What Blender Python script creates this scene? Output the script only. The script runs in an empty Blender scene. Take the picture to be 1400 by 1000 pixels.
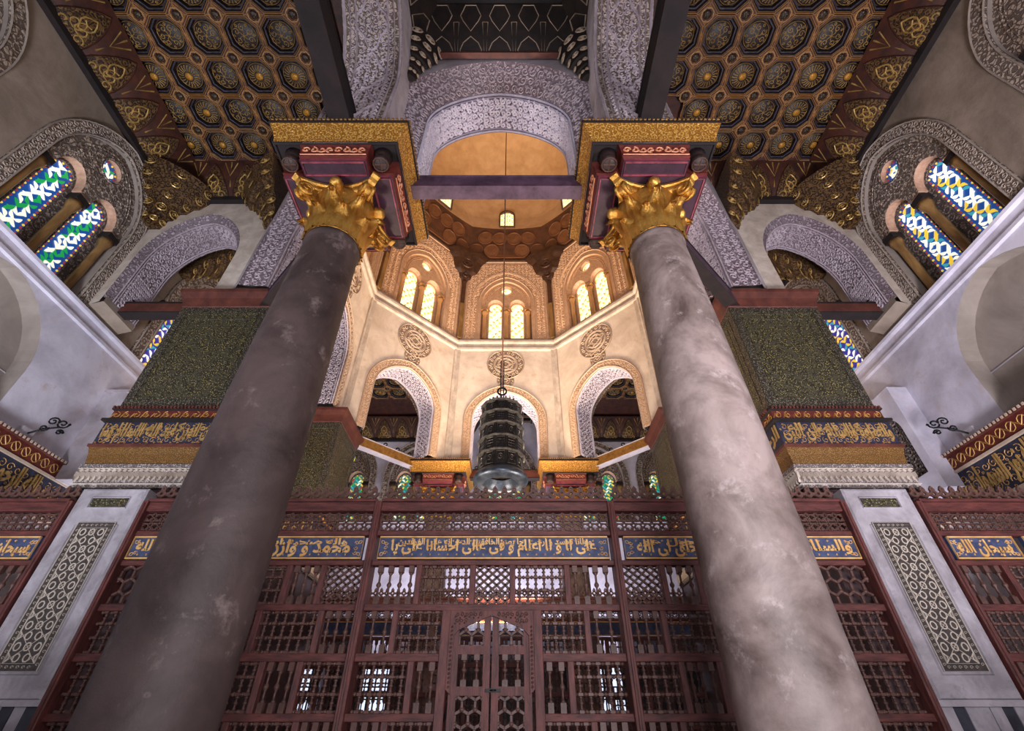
import bpy, math, random
from mathutils import Vector, Matrix, geometry
random.seed(7)
PI = math.pi
SC = bpy.context.scene
COL = SC.collection
# ------------------------------------------------------------ camera, light, exposure
SC.view_settings.view_transform = 'Standard'
SC.view_settings.look = 'None'
SC.view_settings.gamma = 1.0
SC.view_settings.use_curve_mapping = False
SC.view_settings.exposure = 0.0
cd = bpy.data.cameras.new('camera'); cam = bpy.data.objects.new('camera', cd); COL.objects.link(cam)
cam.location = (.23, 0, 1.4); cam.rotation_euler = (math.radians(90+38.7), 0, 0)
cd.sensor_fit = 'HORIZONTAL'; cd.sensor_width = 36; cd.lens = 637*36/1400; cd.clip_start = .05; cd.clip_end = 200
SC.camera = cam
W = bpy.data.worlds.new('world'); SC.world = W; W.use_nodes = True
W.node_tree.nodes['Background'].inputs[0].default_value = (.7, .78, 1, 1)
W.node_tree.nodes['Background'].inputs[1].default_value = .6

def area(name, loc, target, size, power, col, sy=None, spread=180):
    l = bpy.data.lights.new(name, 'AREA'); l.energy = power; l.color = col; l.size = size
    if sy: l.shape = 'RECTANGLE'; l.size_y = sy
    l.spread = math.radians(spread)
    o = bpy.data.objects.new(name, l); COL.objects.link(o); o.location = loc
    o.rotation_euler = (Vector(target)-Vector(loc)).to_track_quat('-Z', 'Y').to_euler()
    return o
def point(name, loc, power, col, r=.25):
    l = bpy.data.lights.new(name, 'POINT'); l.energy = power; l.color = col; l.shadow_soft_size = r
    o = bpy.data.objects.new(name, l); COL.objects.link(o); o.location = loc; return o

area('entrance_side_fill', (1.7, -1.6, 2.3), (0.9, 6, 5.0), 3.2, 260, (.96, .92, .98), 2.2, 120)  # added fill lamp behind the camera, no real source there
area('left_aisle_fill', (-5.0, 1.2, .5), (-6.9, 3.6, 9), 1.5, 330, (.88, .9, 1), 1.5, 118)  # added fill, brightens the left wall and ceiling
area('right_aisle_fill', (5.0, 1.2, .5), (6.9, 3.6, 9), 1.5, 350, (.97, .92, 1), 1.5, 118)  # added fill for the right wall, no such lamp in the hall
area('left_side_fill', (-6.8, 9.2, 3.2), (-6.8, 9, 9), 1.2, 90, (.86, .88, 1), 1.2, 150)  # invented uplight for the left side bay
area('right_side_fill', (6.8, 9.2, 3.2), (6.8, 9, 9), 1.2, 90, (.9, .88, 1), 1.2, 150)  # invented uplight for the right side bay
area('left_chamber_fill', (-2.4, 7.8, 3.2), (-1.6, 9.6, 12), 1.4, 230, (1, .78, .6), 1.4, 150)  # added warm fill hidden behind the screen, left half
area('right_chamber_fill', (2.4, 7.8, 3.2), (1.6, 9.6, 12), 1.4, 230, (1, .78, .6), 1.4, 150)  # added warm fill hidden behind the screen, right half
area('dome_fill', (0, 11.2, 3.2), (0, 9.6, 20), 1.6, 620, (1, .74, .5), 1.6, 75)  # unseen lamp added to warm the drum and dome
area('far_aisle_fill', (0, 16, 3.2), (0, 16.6, 9), 9, 420, (.88, .86, 1), 1.2, 150)  # unseen lamp added to brighten the far wall


# ------------------------------------------------------------ materials
def lin(h):
    h = h.lstrip('#'); r = [int(h[i:i+2], 16)/255 for i in (0, 2, 4)]
    return tuple([(c/12.92 if c <= .04045 else ((c+.055)/1.055)**2.4) for c in r]+[1])
MATS = {}
def mat(name, c1, c2=None, scale=3, rough=.7, metal=0, bump=0, bscale=None, kind='noise', c3=None, emit=0, stretch=(1,1,1), lo=.35, hi=.65):
    if name in MATS: return MATS[name]
    m = bpy.data.materials.new(name); m.use_nodes = True; nt = m.node_tree; N = nt.nodes; L = nt.links
    b = N['Principled BSDF']; b.inputs['Roughness'].default_value = rough; b.inputs['Metallic'].default_value = metal
    b.inputs['Base Color'].default_value = lin(c1)
    m.diffuse_color = lin(c1)
    if emit:
        b.inputs['Emission Color'].default_value = lin(c1); b.inputs['Emission Strength'].default_value = emit
        b.inputs['Base Color'].default_value = lin(c1)
    if c2 or bump:
        tc = N.new('ShaderNodeTexCoord'); mp = N.new('ShaderNodeMapping'); mp.inputs['Scale'].default_value = stretch
        L.new(tc.outputs['Object'], mp.inputs['Vector']); V = mp.outputs['Vector']
    def ramp(src, a, c, l, h):
        r = N.new('ShaderNodeValToRGB'); r.color_ramp.elements[0].position = l; r.color_ramp.elements[1].position = h
        r.color_ramp.elements[0].color = a; r.color_ramp.elements[1].color = c; L.new(src, r.inputs[0]); return r.outputs[0]
    def noise(s, det=6, ro=.6, dist=0):
        n = N.new('ShaderNodeTexNoise'); n.inputs['Scale'].default_value = s; n.inputs['Detail'].default_value = det
        n.inputs['Roughness'].default_value = ro; n.inputs['Distortion'].default_value = dist; L.new(V, n.inputs['Vector']); return n.outputs[0]
    height = None
    if c2 and kind in ('noise', 'wood'):
        col = ramp(noise(scale, 8, .65, .4 if kind == 'noise' else 0), lin(c1), lin(c2), lo, hi)
        if c3:
            mx = N.new('ShaderNodeMix'); mx.data_type = 'RGBA'
            L.new(ramp(noise(scale*2.1, 8, .75, .15), (0,0,0,1), (1,1,1,1), .56, .7), mx.inputs[0])
            L.new(col, mx.inputs[6]); mx.inputs[7].default_value = lin(c3); col = mx.outputs[2]
        L.new(col, b.inputs['Base Color'])
    if kind == 'carve':      # carved arabesque: rings around cell points, groove shade put into the colour
        vo = N.new('ShaderNodeTexVoronoi'); vo.inputs['Scale'].default_value = scale; vo.inputs['Randomness'].default_value = .55
        nz = N.new('ShaderNodeTexNoise'); nz.inputs['Scale'].default_value = scale*1.3; L.new(V, nz.inputs['Vector'])
        ad = N.new('ShaderNodeMix'); ad.data_type = 'RGBA'; ad.inputs[0].default_value = .06/scale*4; ad.blend_type = 'ADD'
        L.new(V, ad.inputs[6]); L.new(nz.outputs['Color'], ad.inputs[7]); L.new(ad.outputs[2], vo.inputs['Vector'])
        ml = N.new('ShaderNodeMath'); ml.operation = 'MULTIPLY'; ml.inputs[1].default_value = 16; L.new(vo.outputs['Distance'], ml.inputs[0])
        sn = N.new('ShaderNodeMath'); sn.operation = 'SINE'; L.new(ml.outputs[0], sn.inputs[0])
        mr = N.new('ShaderNodeMapRange'); mr.inputs[1].default_value = -.6; mr.inputs[2].default_value = .3; L.new(sn.outputs[0], mr.inputs[0])
        v2 = N.new('ShaderNodeTexVoronoi'); v2.feature = 'DISTANCE_TO_EDGE'; v2.inputs['Scale'].default_value = scale*2.3; L.new(V, v2.inputs['Vector'])
        m2 = N.new('ShaderNodeMapRange'); m2.inputs[1].default_value = .03; m2.inputs[2].default_value = .1; L.new(v2.outputs['Distance'], m2.inputs[0])
        mu = N.new('ShaderNodeMath'); mu.operation = 'MULTIPLY'; L.new(mr.outputs[0], mu.inputs[0]); L.new(m2.outputs[0], mu.inputs[1])
        col = ramp(mu.outputs[0], lin(c1), lin(c2), .1, .7)
        if c3:
            mx = N.new('ShaderNodeMix'); mx.data_type = 'RGBA'
            L.new(ramp(noise(1.1, 5, .6), (0,0,0,1), (1,1,1,1), .42, .68), mx.inputs[0])
            L.new(col, mx.inputs[6]); mx.inputs[7].default_value = lin(c3); mx.blend_type = 'MULTIPLY'; col = mx.outputs[2]
        L.new(col, b.inputs['Base Color']); height = mu.outputs[0]
    if kind == 'fleck':      # dense mosaic with small flecks
        vo = N.new('ShaderNodeTexVoronoi'); vo.inputs['Scale'].default_value = scale; L.new(V, vo.inputs['Vector'])
        col = ramp(vo.outputs['Distance'], lin(c2), lin(c1), .18, .42)
        if c3:
            mx = N.new('ShaderNodeMix'); mx.data_type = 'RGBA'
            L.new(ramp(noise(scale*.35, 4, .6), (0,0,0,1), (1,1,1,1), .45, .6), mx.inputs[0])
            L.new(col, mx.inputs[6]); mx.inputs[7].default_value = lin(c3); col = mx.outputs[2]
        L.new(col, b.inputs['Base Color']); height = vo.outputs['Distance']
    if kind == 'ashlar':
        br = N.new('ShaderNodeTexBrick')
    if bump:
        if height is None: height = noise(bscale or scale*3, 8, .7)
        bp = N.new('ShaderNodeBump'); bp.inputs['Strength'].default_value = min(1, bump); bp.inputs['Distance'].default_value = .02*max(1, bump)
        L.new(height, bp.inputs['Height']); L.new(bp.outputs[0], b.inputs['Normal'])
    MATS[name] = m; return m

P_GREY = mat('grey_plaster', '#8f8486', '#c4bcc4', 1.3, .85, bump=.35, bscale=5, c3='#a59891', lo=.3, hi=.62)
P_WHITE = mat('white_plaster', '#a9a3b0', '#dcd8e6', .9, .8, bump=.3, bscale=4, c3='#c6b4b4', lo=.3, hi=.6)
P_TAUPE = mat('taupe_plaster', '#6e6054', '#a39384', 1.1, .88, bump=.35, bscale=5, c3='#857a66', lo=.3, hi=.65)
P_NICHE = mat('niche_plaster', '#857a72', '#a69b92', 1.3, .85, bump=.25, bscale=4, lo=.3, hi=.65)
P_CREAM = mat('cream_plaster', '#c4b1a2', '#e6d8c9', 1.2, .85, bump=.3, bscale=5, c3='#cdb49c', lo=.3, hi=.6)
P_EDGE = mat('pale_stone_moulding', '#b3a396', '#d8ccbf', 3, .8, bump=.2)
S_LACE = mat('white_carved_stucco', '#625c6a', '#bdb6c6', 7, .8, bump=1.0, kind='carve')
S_LILAC = mat('lilac_carved_stucco', '#7d7077', '#aea0a8', 6, .85, bump=1.0, kind='carve', c3='#d6c8cc')
S_TAN = mat('tan_carved_stucco', '#a17d61', '#cda684', 8, .85, bump=1.0, kind='carve')
S_BUFF = mat('buff_carved_stucco', '#6b5d55', '#bfae9f', 6, .85, bump=1.0, kind='carve', c3='#e0d4c8')
S_BROWN = mat('brown_carved_stucco', '#4f4641', '#94857c', 7, .85, bump=1.0, kind='carve')
RIB_LILAC = mat('lilac_stucco_relief', '#9d8f96', '#bdb0b8', 6, .8, bump=.3)
RIB_WHITE = mat('white_stucco_relief', '#c3bccf', '#ded8e6', 6, .8, bump=.3)
RIB_TAN = mat('tan_stucco_relief', '#d3ac88', '#e6c4a3', 6, .8, bump=.3)
RIB_BROWN = mat('brown_stucco_relief', '#8e8177', '#aa9c91', 6, .8, bump=.3)
GROUND_T = mat('stucco_ground_tan', '#b28d70', '#c7a281', 6, .9)
GROUND_L = mat('stucco_ground_lilac', '#776b73', '#8d808a', 6, .9)
GROUND_D = mat('stucco_ground_brown', '#5d534c', '#6f645c', 6, .9)
COL_L = mat('shade_toned_marble', '#2c2120', '#5f4e4c', 1.3, .6, bump=.4, bscale=9, c3='#84736f', lo=.3, hi=.7)  # near left column: shade put into the marble colour
COL_R = mat('pale_mottled_marble', '#4f403a', '#9c8b86', 1.5, .55, bump=.3, bscale=9, c3='#b3a3a0', lo=.34, hi=.62)
GOLD = mat('gilded_plaster', '#b87a2a', '#f5c465', 4, .3, .8, bump=1.0, bscale=11)
GOLD_BAND = mat('gilded_arabesque', '#a8702a', '#edb75a', 13, .42, .35, bump=.7, kind='carve')
GOLD_DULL = mat('dull_gilding', '#7a5526', '#a87a38', 9, .5, .3, bump=.6, bscale=30)
GOLD_LINE = mat('gold_paint', '#a5793a', '#c99d55', 8, .5, .15)
GOLD_TXT = mat('gold_lettering', '#d09a52', '#edc480', 8, .5, .1)
GOLD_TXD = mat('aged_gold_lettering', '#93733f', '#b7935a', 8, .55, .1)
COF_RED = mat('painted_ceiling_wood', '#2a1410', '#4d2415', 5, .6, bump=.3, bscale=20)
COF_DARK = mat('dark_coffer_field', '#120d10', '#251a18', 9, .5, bump=.4, bscale=25)
COF_SCROLL = mat('coffer_gilt_scroll', '#8c6a33', '#c8a664', 10, .4, .3)
COF_BLUE = mat('coffer_blue_line', '#3c3f5c', '#6b6a85', 10, .5)
COF_EYE = mat('coffer_gold_eye', '#8f6220', '#c08a30', 12, .4, .35, bump=.5, bscale=40)
COF_LINE = mat('coffer_strapwork_paint', '#86603a', '#ad8350', 8, .55)
CEN_FIELD = mat('aged_black_ceiling_wood', '#15100f', '#2a1d19', 6, .7, bump=.3, bscale=18)
CEN_LINE = mat('cream_ceiling_line', '#98846f', '#b5a18a', 8, .6)
WOOD = mat('red_brown_wood', '#40201e', '#743d38', 3.5, .5, bump=.35, bscale=18, kind='wood', stretch=(6,6,1), c3='#2c1614')
WOOD_H = mat('red_brown_rail_wood', '#40201e', '#743d38', 3.5, .5, bump=.35, bscale=18, kind='wood', stretch=(1,6,6), c3='#2c1614')
WOOD_S = mat('turned_brown_wood', '#453029', '#6d4c44', 12, .5, bump=.2)
WOOD_D = mat('dark_beam_wood', '#120b0b', '#231616', 4, .85, bump=.4, bscale=14)
WOOD_P = mat('purple_painted_wood', '#3a2637', '#5f4659', 4, .5, bump=.3, bscale=12)
WOOD_R = mat('russet_cornice_wood', '#4a2620', '#6b3a2f', 4, .5, bump=.3, bscale=14)
WOOD_DOME = mat('brown_ring_wood', '#3c2418', '#5a3522', 2.5, .55, bump=.3, bscale=9)
WOOD_PANEL = mat('ring_roundel_wood', '#5e3a24', '#73492d', 3, .5, bump=.2)
DOME = mat('pale_dome_boards', '#b59066', '#cba880', 1.6, .7, bump=.15, c3='#bd986d')
PURP = mat('plum_soffit_paint', '#2b1724', '#402637', 5, .5, bump=.25)
PINK = mat('crimson_moulding_paint', '#6e2c3a', '#9a4a55', 9, .5)
RED_B = mat('red_arabesque_ground', '#4c1a16', '#6f2a20', 8, .6)
MOSAIC = mat('olive_mosaic', '#2c281c', '#a3965f', 38, .5, .0, bump=.6, kind='fleck', c3='#454130')
MOSAIC_B = mat('olive_mosaic_border', '#2e2a24', '#8e8368', 46, .5, .0, bump=.5, kind='fleck')
GOLD_MOS = mat('gold_mosaic_band', '#6d4c22', '#a97c3c', 60, .5, .25, bump=.5, kind='fleck')
BLUE = mat('blue_inscription_ground', '#2c3554', '#4a5578', 10, .6, bump=.2)
BLUE_D = mat('dusky_blue_inscription_ground', '#1c1d30', '#31334a', 10, .6, bump=.2)
MARBLE = mat('white_veined_marble', '#8a8489', '#b9b3bb', 2.5, .4, bump=.15, bscale=10, c3='#87828a')
MARBLE_F = mat('carved_marble', '#6e6664', '#b5aaa8', 14, .6, bump=1.0, kind='carve')
INLAY_D = mat('dark_inlay_stone', '#2b2624', '#4c4440', 22, .5, bump=.2)
INLAY_W = mat('pale_inlay_stone', '#b7ab9c', '#cfc4b6', 9, .5)
BLACK = mat('black_marble', '#1d1f26', '#3b3e49', 4, .4)
IRON = mat('black_iron', '#141416', None, rough=.5, metal=.4)
BRONZE = mat('dark_bronze', '#33312f', '#6a6662', 12, .42, .55, bump=.5, bscale=40)
BRONZE_B = mat('blued_bronze_dish', '#2b3340', '#55606f', 6, .38, .6, bump=.1)
ROPE = mat('steel_cable', '#6d4a38', None, rough=.6)
FLOOR = mat('worn_marble_floor', '#6b625e', '#97908c', 1.4, .4)
HOOD = mat('salmon_hood_stucco', '#bd937c', '#d9b39b', 9, .8, bump=.5)
COLON = mat('gilt_brown_colonnette', '#5f4326', '#a98350', 3, .4, .2, bump=.3, stretch=(1,1,.3))
COLON_W = mat('honey_colonnette', '#a87a4c', '#c89865', 3, .5, .0, bump=.2, stretch=(1,1,.3))
MED_G = mat('medallion_ground', '#7d695c', '#93806f', 8, .9)
MED_R = mat('medallion_relief', '#b9a28e', '#cdb7a2', 8, .85)
def glow(name, c, e): return mat(name, c, None, rough=.3, emit=e)
G_BLUE = glow('blue_glass', '#1d4f9e', .55); G_GREEN = glow('green_glass', '#1fa04c', .8); G_WHITE = glow('clear_glass', '#f4f2dc', 1.0)
G_YELL = glow('yellow_glass', '#e8c23c', .9); G_RED = glow('red_glass', '#a8321c', .7); G_TEAL = glow('teal_glass', '#3f9fae', .8)
G_IND = glow('indigo_glass', '#3a3596', .7); G_PALE = glow('pale_lit_glass', '#fff0b8', 1.15); G_LEAD = glow('amber_glass', '#c8a44a', .75)
G_TEALD = glow('deep_teal_glass', '#2f7f7a', .6); G_SKY = glow('bright_daylight_glass', '#dfe8ff', 1.2)
STUCCO_G = mat('window_stucco_grille', '#a88a5c', '#c4a878', 8, .8)

# ------------------------------------------------------------ helpers
class MB:
    def __init__(s): s.v = []; s.f = []; s.m = []; s.s = []
    def add(s, vs, fs, mi=0, sm=False):
        b = len(s.v); s.v += [tuple(x) for x in vs]
        for f in fs: s.f.append(tuple(i+b for i in f)); s.m.append(mi); s.s.append(sm)
    def box(s, a, b, mi=0, T=None):
        x0,y0,z0 = a; x1,y1,z1 = b
        vs = [(x0,y0,z0),(x1,y0,z0),(x1,y1,z0),(x0,y1,z0),(x0,y0,z1),(x1,y0,z1),(x1,y1,z1),(x0,y1,z1)]
        if T: vs = [T(*v) for v in vs]
        s.add(vs, [(3,2,1,0),(4,5,6,7),(0,1,5,4),(1,2,6,5),(2,3,7,6),(3,0,4,7)], mi)
    def loft(s, rings, mi=0, sm=False, closed=True, cap0=False, cap1=False):
        n = len(rings[0]); vs = [p for r in rings for p in r]; fs = []
        for i in range(len(rings)-1):
            for j in range(n if closed else n-1):
                k = (j+1) % n; fs.append((i*n+j, i*n+k, (i+1)*n+k, (i+1)*n+j))
        if cap0: fs.append(tuple(range(n-1, -1, -1)))
        if cap1: fs.append(tuple((len(rings)-1)*n+j for j in range(n)))
        s.add(vs, fs, mi, sm)
    def lathe(s, c, prof, n=24, mi=0, sm=True, a0=0, caps=True, T=None):
        rings = [[(c[0]+r*math.cos(a0+2*PI*j/n), c[1]+r*math.sin(a0+2*PI*j/n), c[2]+z) for j in range(n)] for r, z in prof]
        if T: rings = [[T(*p) for p in r] for r in rings]
        s.loft(rings, mi, sm, True, caps, caps)
    def tube(s, pts, r, n=8, mi=0, closed=False):
        pts = [Vector(p) for p in pts]; rings = []
        for i, p in enumerate(pts):
            if closed: t = pts[(i+1) % len(pts)]-pts[i-1]
            else: t = pts[min(i+1, len(pts)-1)]-pts[max(i-1, 0)]
            t.normalize(); u = t.cross(Vector((0,0,1)))
            if u.length < .05: u = t.cross(Vector((0,1,0)))
            u.normalize(); w = t.cross(u)
            rr = r[i] if isinstance(r, (list, tuple)) else r
            rings.append([tuple(p+u*rr*math.cos(2*PI*j/n)+w*rr*math.sin(2*PI*j/n)) for j in range(n)])
        if closed: rings.append(rings[0])
        s.loft(rings, mi, True, True, not closed, not closed)
    def build(s, name, mats, parent=None, kind=None, label=None, at=None):
        me = bpy.data.meshes.new(name)
        off = Vector(at) if at is not None else (wloc(parent) if parent else Vector((0,0,0)))
        me.from_pydata([(v[0]-off[0], v[1]-off[1], v[2]-off[2]) for v in s.v], [], s.f)
        if not isinstance(mats, (list, tuple)): mats = [mats]
        for m in mats: me.materials.append(m)
        me.polygons.foreach_set('material_index', s.m); me.polygons.foreach_set('use_smooth', s.s)
        me.update()
        return place(name, me, parent, off, kind, label)
WL = {}
def wloc(o): return WL.get(o.name, Vector((0,0,0)))
def place(name, me, parent=None, loc=(0,0,0), kind=None, label=None, rot=None):
    o = bpy.data.objects.new(name, me); COL.objects.link(o)
    loc = Vector(loc)
    if parent: o.parent = parent; o.location = loc-wloc(parent)
    else: o.location = loc
    if rot is not None: o.rotation_euler = rot
    WL[o.name] = loc
    if kind: o['kind'] = kind
    if label: o['label'] = label
    return o
def thing(name, label, cat, loc, group=None, kind=None):
    o = bpy.data.objects.new(name, None); COL.objects.link(o); o.location = loc; o.empty_display_size = .2
    WL[o.name] = Vector(loc)
    o['label'] = label
    if cat: o['category'] = cat
    if group: o['group'] = group
    if kind: o['kind'] = kind
    return o
def tag(o, label, cat, group=None):
    o['label'] = label; o['category'] = cat
    if group: o['group'] = group
    return o
def F(o, u, n):
    ox,oy,oz = o; ux,uy = u; nx,ny = n
    return lambda a, w, d: (ox+ux*a+nx*d, oy+uy*a+ny*d, oz+w)
def arch(c, hw, zb, zs, za, n=20, k=.12):
    R = za-zs; pts = [(c-hw, zb)]
    for i in range(n+1):
        t = PI*i/n; co = math.cos(t)
        pts.append((c-hw*co, zs+R*((1-k)*math.sin(t)+k*(1-abs(co)))))
    pts.append((c+hw, zb)); return pts
def circ(c, z, r, n=20, r2=None): return [(c+r*math.cos(2*PI*i/n), z+(r2 or r)*math.sin(2*PI*i/n)) for i in range(n)]
def rect(a, b, c, d): return [(a,c),(b,c),(b,d),(a,d)]
def slab(mb, T, outer, holes, d0, d1, mi=0, ms=None, front=True, back=True, rim=True):
    ms = mi if ms is None else ms
    z0 = min(p[1] for p in outer)
    base = sorted([h for h in holes if h[0][1] <= z0+.03 and h[-1][1] <= z0+.03], key=lambda h: h[0][0])
    if base:      # openings standing on the lower edge are notched into the outline
        holes = [h for h in holes if not any(h is b for b in base)]
        i0 = next(i for i, p in enumerate(outer) if abs(p[1]-z0) < 1e-6 and abs(outer[(i+1) % len(outer)][1]-z0) < 1e-6 and min(p[0], outer[(i+1) % len(outer)][0]) <= base[0][0][0]+1e-6 and max(p[0], outer[(i+1) % len(outer)][0]) >= base[-1][-1][0]-1e-6)
        a = outer[i0]; b = outer[(i0+1) % len(outer)]; q = [p for h in base for p in [(h[0][0], z0)]+list(h[1:-1])+[(h[-1][0], z0)]]
        if a[0] > b[0]: q = q[::-1]
        outer = list(outer[:i0+1])+q+list(outer[i0+1:])
    loops = [outer]+list(holes)
    tri = geometry.tessellate_polygon([[Vector((p[0], p[1], 0)) for p in l] for l in loops])
    flat = [p for l in loops for p in l]
    if front: mb.add([T(p[0], p[1], d0) for p in flat], tri, mi)
    if back: mb.add([T(p[0], p[1], d1) for p in flat], tri, mi)
    for i, l in enumerate(loops):
        if i == 0 and not rim: continue
        mb.loft([[T(p[0], p[1], d0) for p in l], [T(p[0], p[1], d1) for p in l]], ms)
def ribs(mb, strokes, T, w, h, mi=0, base=0., flat=False):
    """raised ribs following 2D strokes on the surface T(u, v, offset towards the viewer)"""
    for st in strokes:
        n = len(st)
        if n < 2: continue
        closed = abs(st[0][0]-st[-1][0])+abs(st[0][1]-st[-1][1]) < 1e-6 and n > 3
        vs = []
        for i in range(n):
            if closed: a = st[i-1] if i else st[n-2]; b = st[i+1] if i < n-1 else st[1]
            else: a = st[max(i-1, 0)]; b = st[min(i+1, n-1)]
            dx, dy = b[0]-a[0], b[1]-a[1]; l = math.hypot(dx, dy) or 1; nx, ny = -dy/l*w/2, dx/l*w/2
            x, y = st[i]
            if flat: vs += [T(x-nx, y-ny, base), T(x-nx*.8, y-ny*.8, base+h), T(x+nx*.8, y+ny*.8, base+h), T(x+nx, y+ny, base)]
            else: vs += [T(x-nx, y-ny, base), T(x, y, base+h), T(x+nx, y+ny, base)]
        k = 4 if flat else 3
        fs = [(i*k+j, i*k+j+1, (i+1)*k+j+1, (i+1)*k+j) for i in range(n-1) for j in range(k-1)]
        mb.add(vs, fs, mi)
def spiral(cx, cy, r, turns=1.1, a0=0, dr=1, n=11):
    return [(cx+r*(1-.8*i/n)*math.cos(a0+dr*2*PI*turns*i/n), cy+r*(1-.8*i/n)*math.sin(a0+dr*2*PI*turns*i/n)) for i in range(n+1)]
def leafs(cx, cy, r, a, n=5):
    out = []
    for s in (-1, 1):
        out.append([(cx+r*math.cos(a)*t-math.sin(a)*s*r*.35*math.sin(PI*t), cy+r*math.sin(a)*t+math.cos(a)*s*r*.35*math.sin(PI*t)) for t in [i/n for i in range(n+1)]])
    return out
def arabesque(L, H, cell, seed=1):
    rd = random.Random(seed); nx = max(1, round(L/cell)); ny = max(1, round(H/cell)); cx, cy = L/nx, H/ny; r = min(cx, cy)*.46
    S = []
    for i in range(nx):
        for j in range(ny):
            x, y = (i+.5)*cx, (j+.5)*cy; d = 1 if (i+j) % 2 else -1
            S.append(spiral(x, y, r, 1.15, rd.choice([0, PI/2, PI])+.4, d))
            S += leafs(x-.5*cx, y-.5*cy, r*.62, rd.choice([.6, 2.2, -.7]))
    return S
def girih(L, H, cell, ox=0, oy=0):
    nx = max(1, round(L/cell)); ny = max(1, round(H/cell)); cx, cy = L/nx, H/ny; S = []
    for i in range(nx):
        for j in range(ny):
            x, y = ox+(i+.5)*cx, oy+(j+.5)*cy
            S.append([(x+cx*.36*math.cos(PI/8+k*PI/4), y+cy*.36*math.sin(PI/8+k*PI/4)) for k in range(9)])
            for sx in (-1, 1):
                for sy in (-1, 1): S.append([(x+sx*cx*.25, y+sy*cy*.25), (x+sx*cx*.5, y+sy*cy*.5)])
            S.append([(x-cx*.5, y), (x-cx*.33, y)]); S.append([(x+cx*.33, y), (x+cx*.5, y)])
    return S
def shift(S, x, y): return [[(a+x, b+y) for a, b in s] for s in S]
def curve_map(T, pts, sgn=1):
    """(s, d, off): s along 2D polyline pts (u,w), d depth, off towards the inside of the arch"""
    cum = [0]
    for a, b in zip(pts, pts[1:]): cum.append(cum[-1]+math.hypot(b[0]-a[0], b[1]-a[1]))
    def fn(s, d, off):
        s = min(max(s, 0), cum[-1]-1e-6); lo = 0
        for i in range(len(cum)-1):
            if cum[i+1] >= s: lo = i; break
        a, b = pts[lo], pts[lo+1]; l = (cum[lo+1]-cum[lo]) or 1; t = (s-cum[lo])/l
        dx, dy = (b[0]-a[0])/l, (b[1]-a[1])/l
        return T(a[0]+(b[0]-a[0])*t+dy*off*sgn, a[1]+(b[1]-a[1])*t-dx*off*sgn, d)
    return fn, cum[-1]
def offset_pts(pts, o):
    out = []
    for i in range(len(pts)):
        a = pts[max(i-1, 0)]; b = pts[min(i+1, len(pts)-1)]
        dx, dy = b[0]-a[0], b[1]-a[1]; l = math.hypot(dx, dy) or 1
        out.append((pts[i][0]-dy/l*o, pts[i][1]+dx/l*o))
    return out
def band(mb, T, inner, outer, d, mi=0, t=.03):
    """flat arch band proud of the wall by t (towards -d)"""
    A = [T(p[0], p[1], d) for p in inner]; B = [T(p[0], p[1], d-t) for p in inner]
    C = [T(p[0], p[1], d-t) for p in outer]; D = [T(p[0], p[1], d) for p in outer]
    mb.loft([A, B, C, D], mi, False, False)

# Arabic letters: contextual forms laid out right to left
AR = {}
for ch, code, two in [('ا',0xFE8D,1),('ب',0xFE8F,0),('ة',0xFE93,1),('ت',0xFE95,0),('ث',0xFE99,0),('ج',0xFE9D,0),('ح',0xFEA1,0),('خ',0xFEA5,0),('د',0xFEA9,1),('ذ',0xFEAB,1),('ر',0xFEAD,1),('ز',0xFEAF,1),('س',0xFEB1,0),('ش',0xFEB5,0),('ص',0xFEB9,0),('ض',0xFEBD,0),('ط',0xFEC1,0),('ظ',0xFEC5,0),('ع',0xFEC9,0),('غ',0xFECD,0),('ف',0xFED1,0),('ق',0xFED5,0),('ك',0xFED9,0),('ل',0xFEDD,0),('م',0xFEE1,0),('ن',0xFEE5,0),('ه',0xFEE9,0),('و',0xFEED,1),('ى',0xFEEF,1),('ي',0xFEF1,0)]:
    AR[ch] = (code, two)
def shape(t):
    out = []
    for i, c in enumerate(t):
        if c not in AR: out.append(c); continue
        p = t[i-1] if i else ' '; n = t[i+1] if i+1 < len(t) else ' '
        jp = p in AR and not AR[p][1]; jn = n in AR and not AR[c][1]
        code, two = AR[c]
        out.append(chr(code+((1 if jp else 0) if two else (3 if jp and jn else 1 if jp else 2 if jn else 0))))
    return ''.join(reversed(out))
def lettering(text, T, a0, a1, w0, w1, m, parent, thick=.012, name='lettering', bold=.012):
    c = bpy.data.curves.new('t', 'FONT'); c.body = shape(text); c.resolution_u = 2; c.offset = bold
    o = bpy.data.objects.new('t', c); COL.objects.link(o)
    me = bpy.data.meshes.new_from_object(o.evaluated_get(bpy.context.evaluated_depsgraph_get()))
    xs = [v.co.x for v in me.vertices]; ys = [v.co.y for v in me.vertices]
    X0, X1, Y0, Y1 = min(xs), max(xs), min(ys), max(ys)
    mb = MB(); 
    f = lambda x, y, d: T(a0+(x-X0)/(X1-X0)*(a1-a0), w0+(y-Y0)/(Y1-Y0)*(w1-w0), d)
    mb.add([f(v.co.x, v.co.y, -thick) for v in me.vertices], [tuple(p.vertices) for p in me.polygons])
    # side walls along the outline of the glyphs
    cnt = {}
    for p in me.polygons:
        vv = list(p.vertices)
        for i in range(len(vv)):
            e = (vv[i], vv[(i+1) % len(vv)]); cnt[tuple(sorted(e))] = cnt.get(tuple(sorted(e)), 0)+1
    for e, k in cnt.items():
        if k == 1:
            a, b = me.vertices[e[0]].co, me.vertices[e[1]].co
            mb.add([f(a.x, a.y, -thick), f(b.x, b.y, -thick), f(b.x, b.y, 0), f(a.x, a.y, 0)], [(0,1,2,3)])
    bpy.data.objects.remove(o); bpy.data.curves.remove(c); bpy.data.meshes.remove(me)
    return mb.build(name, m, parent)
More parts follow.
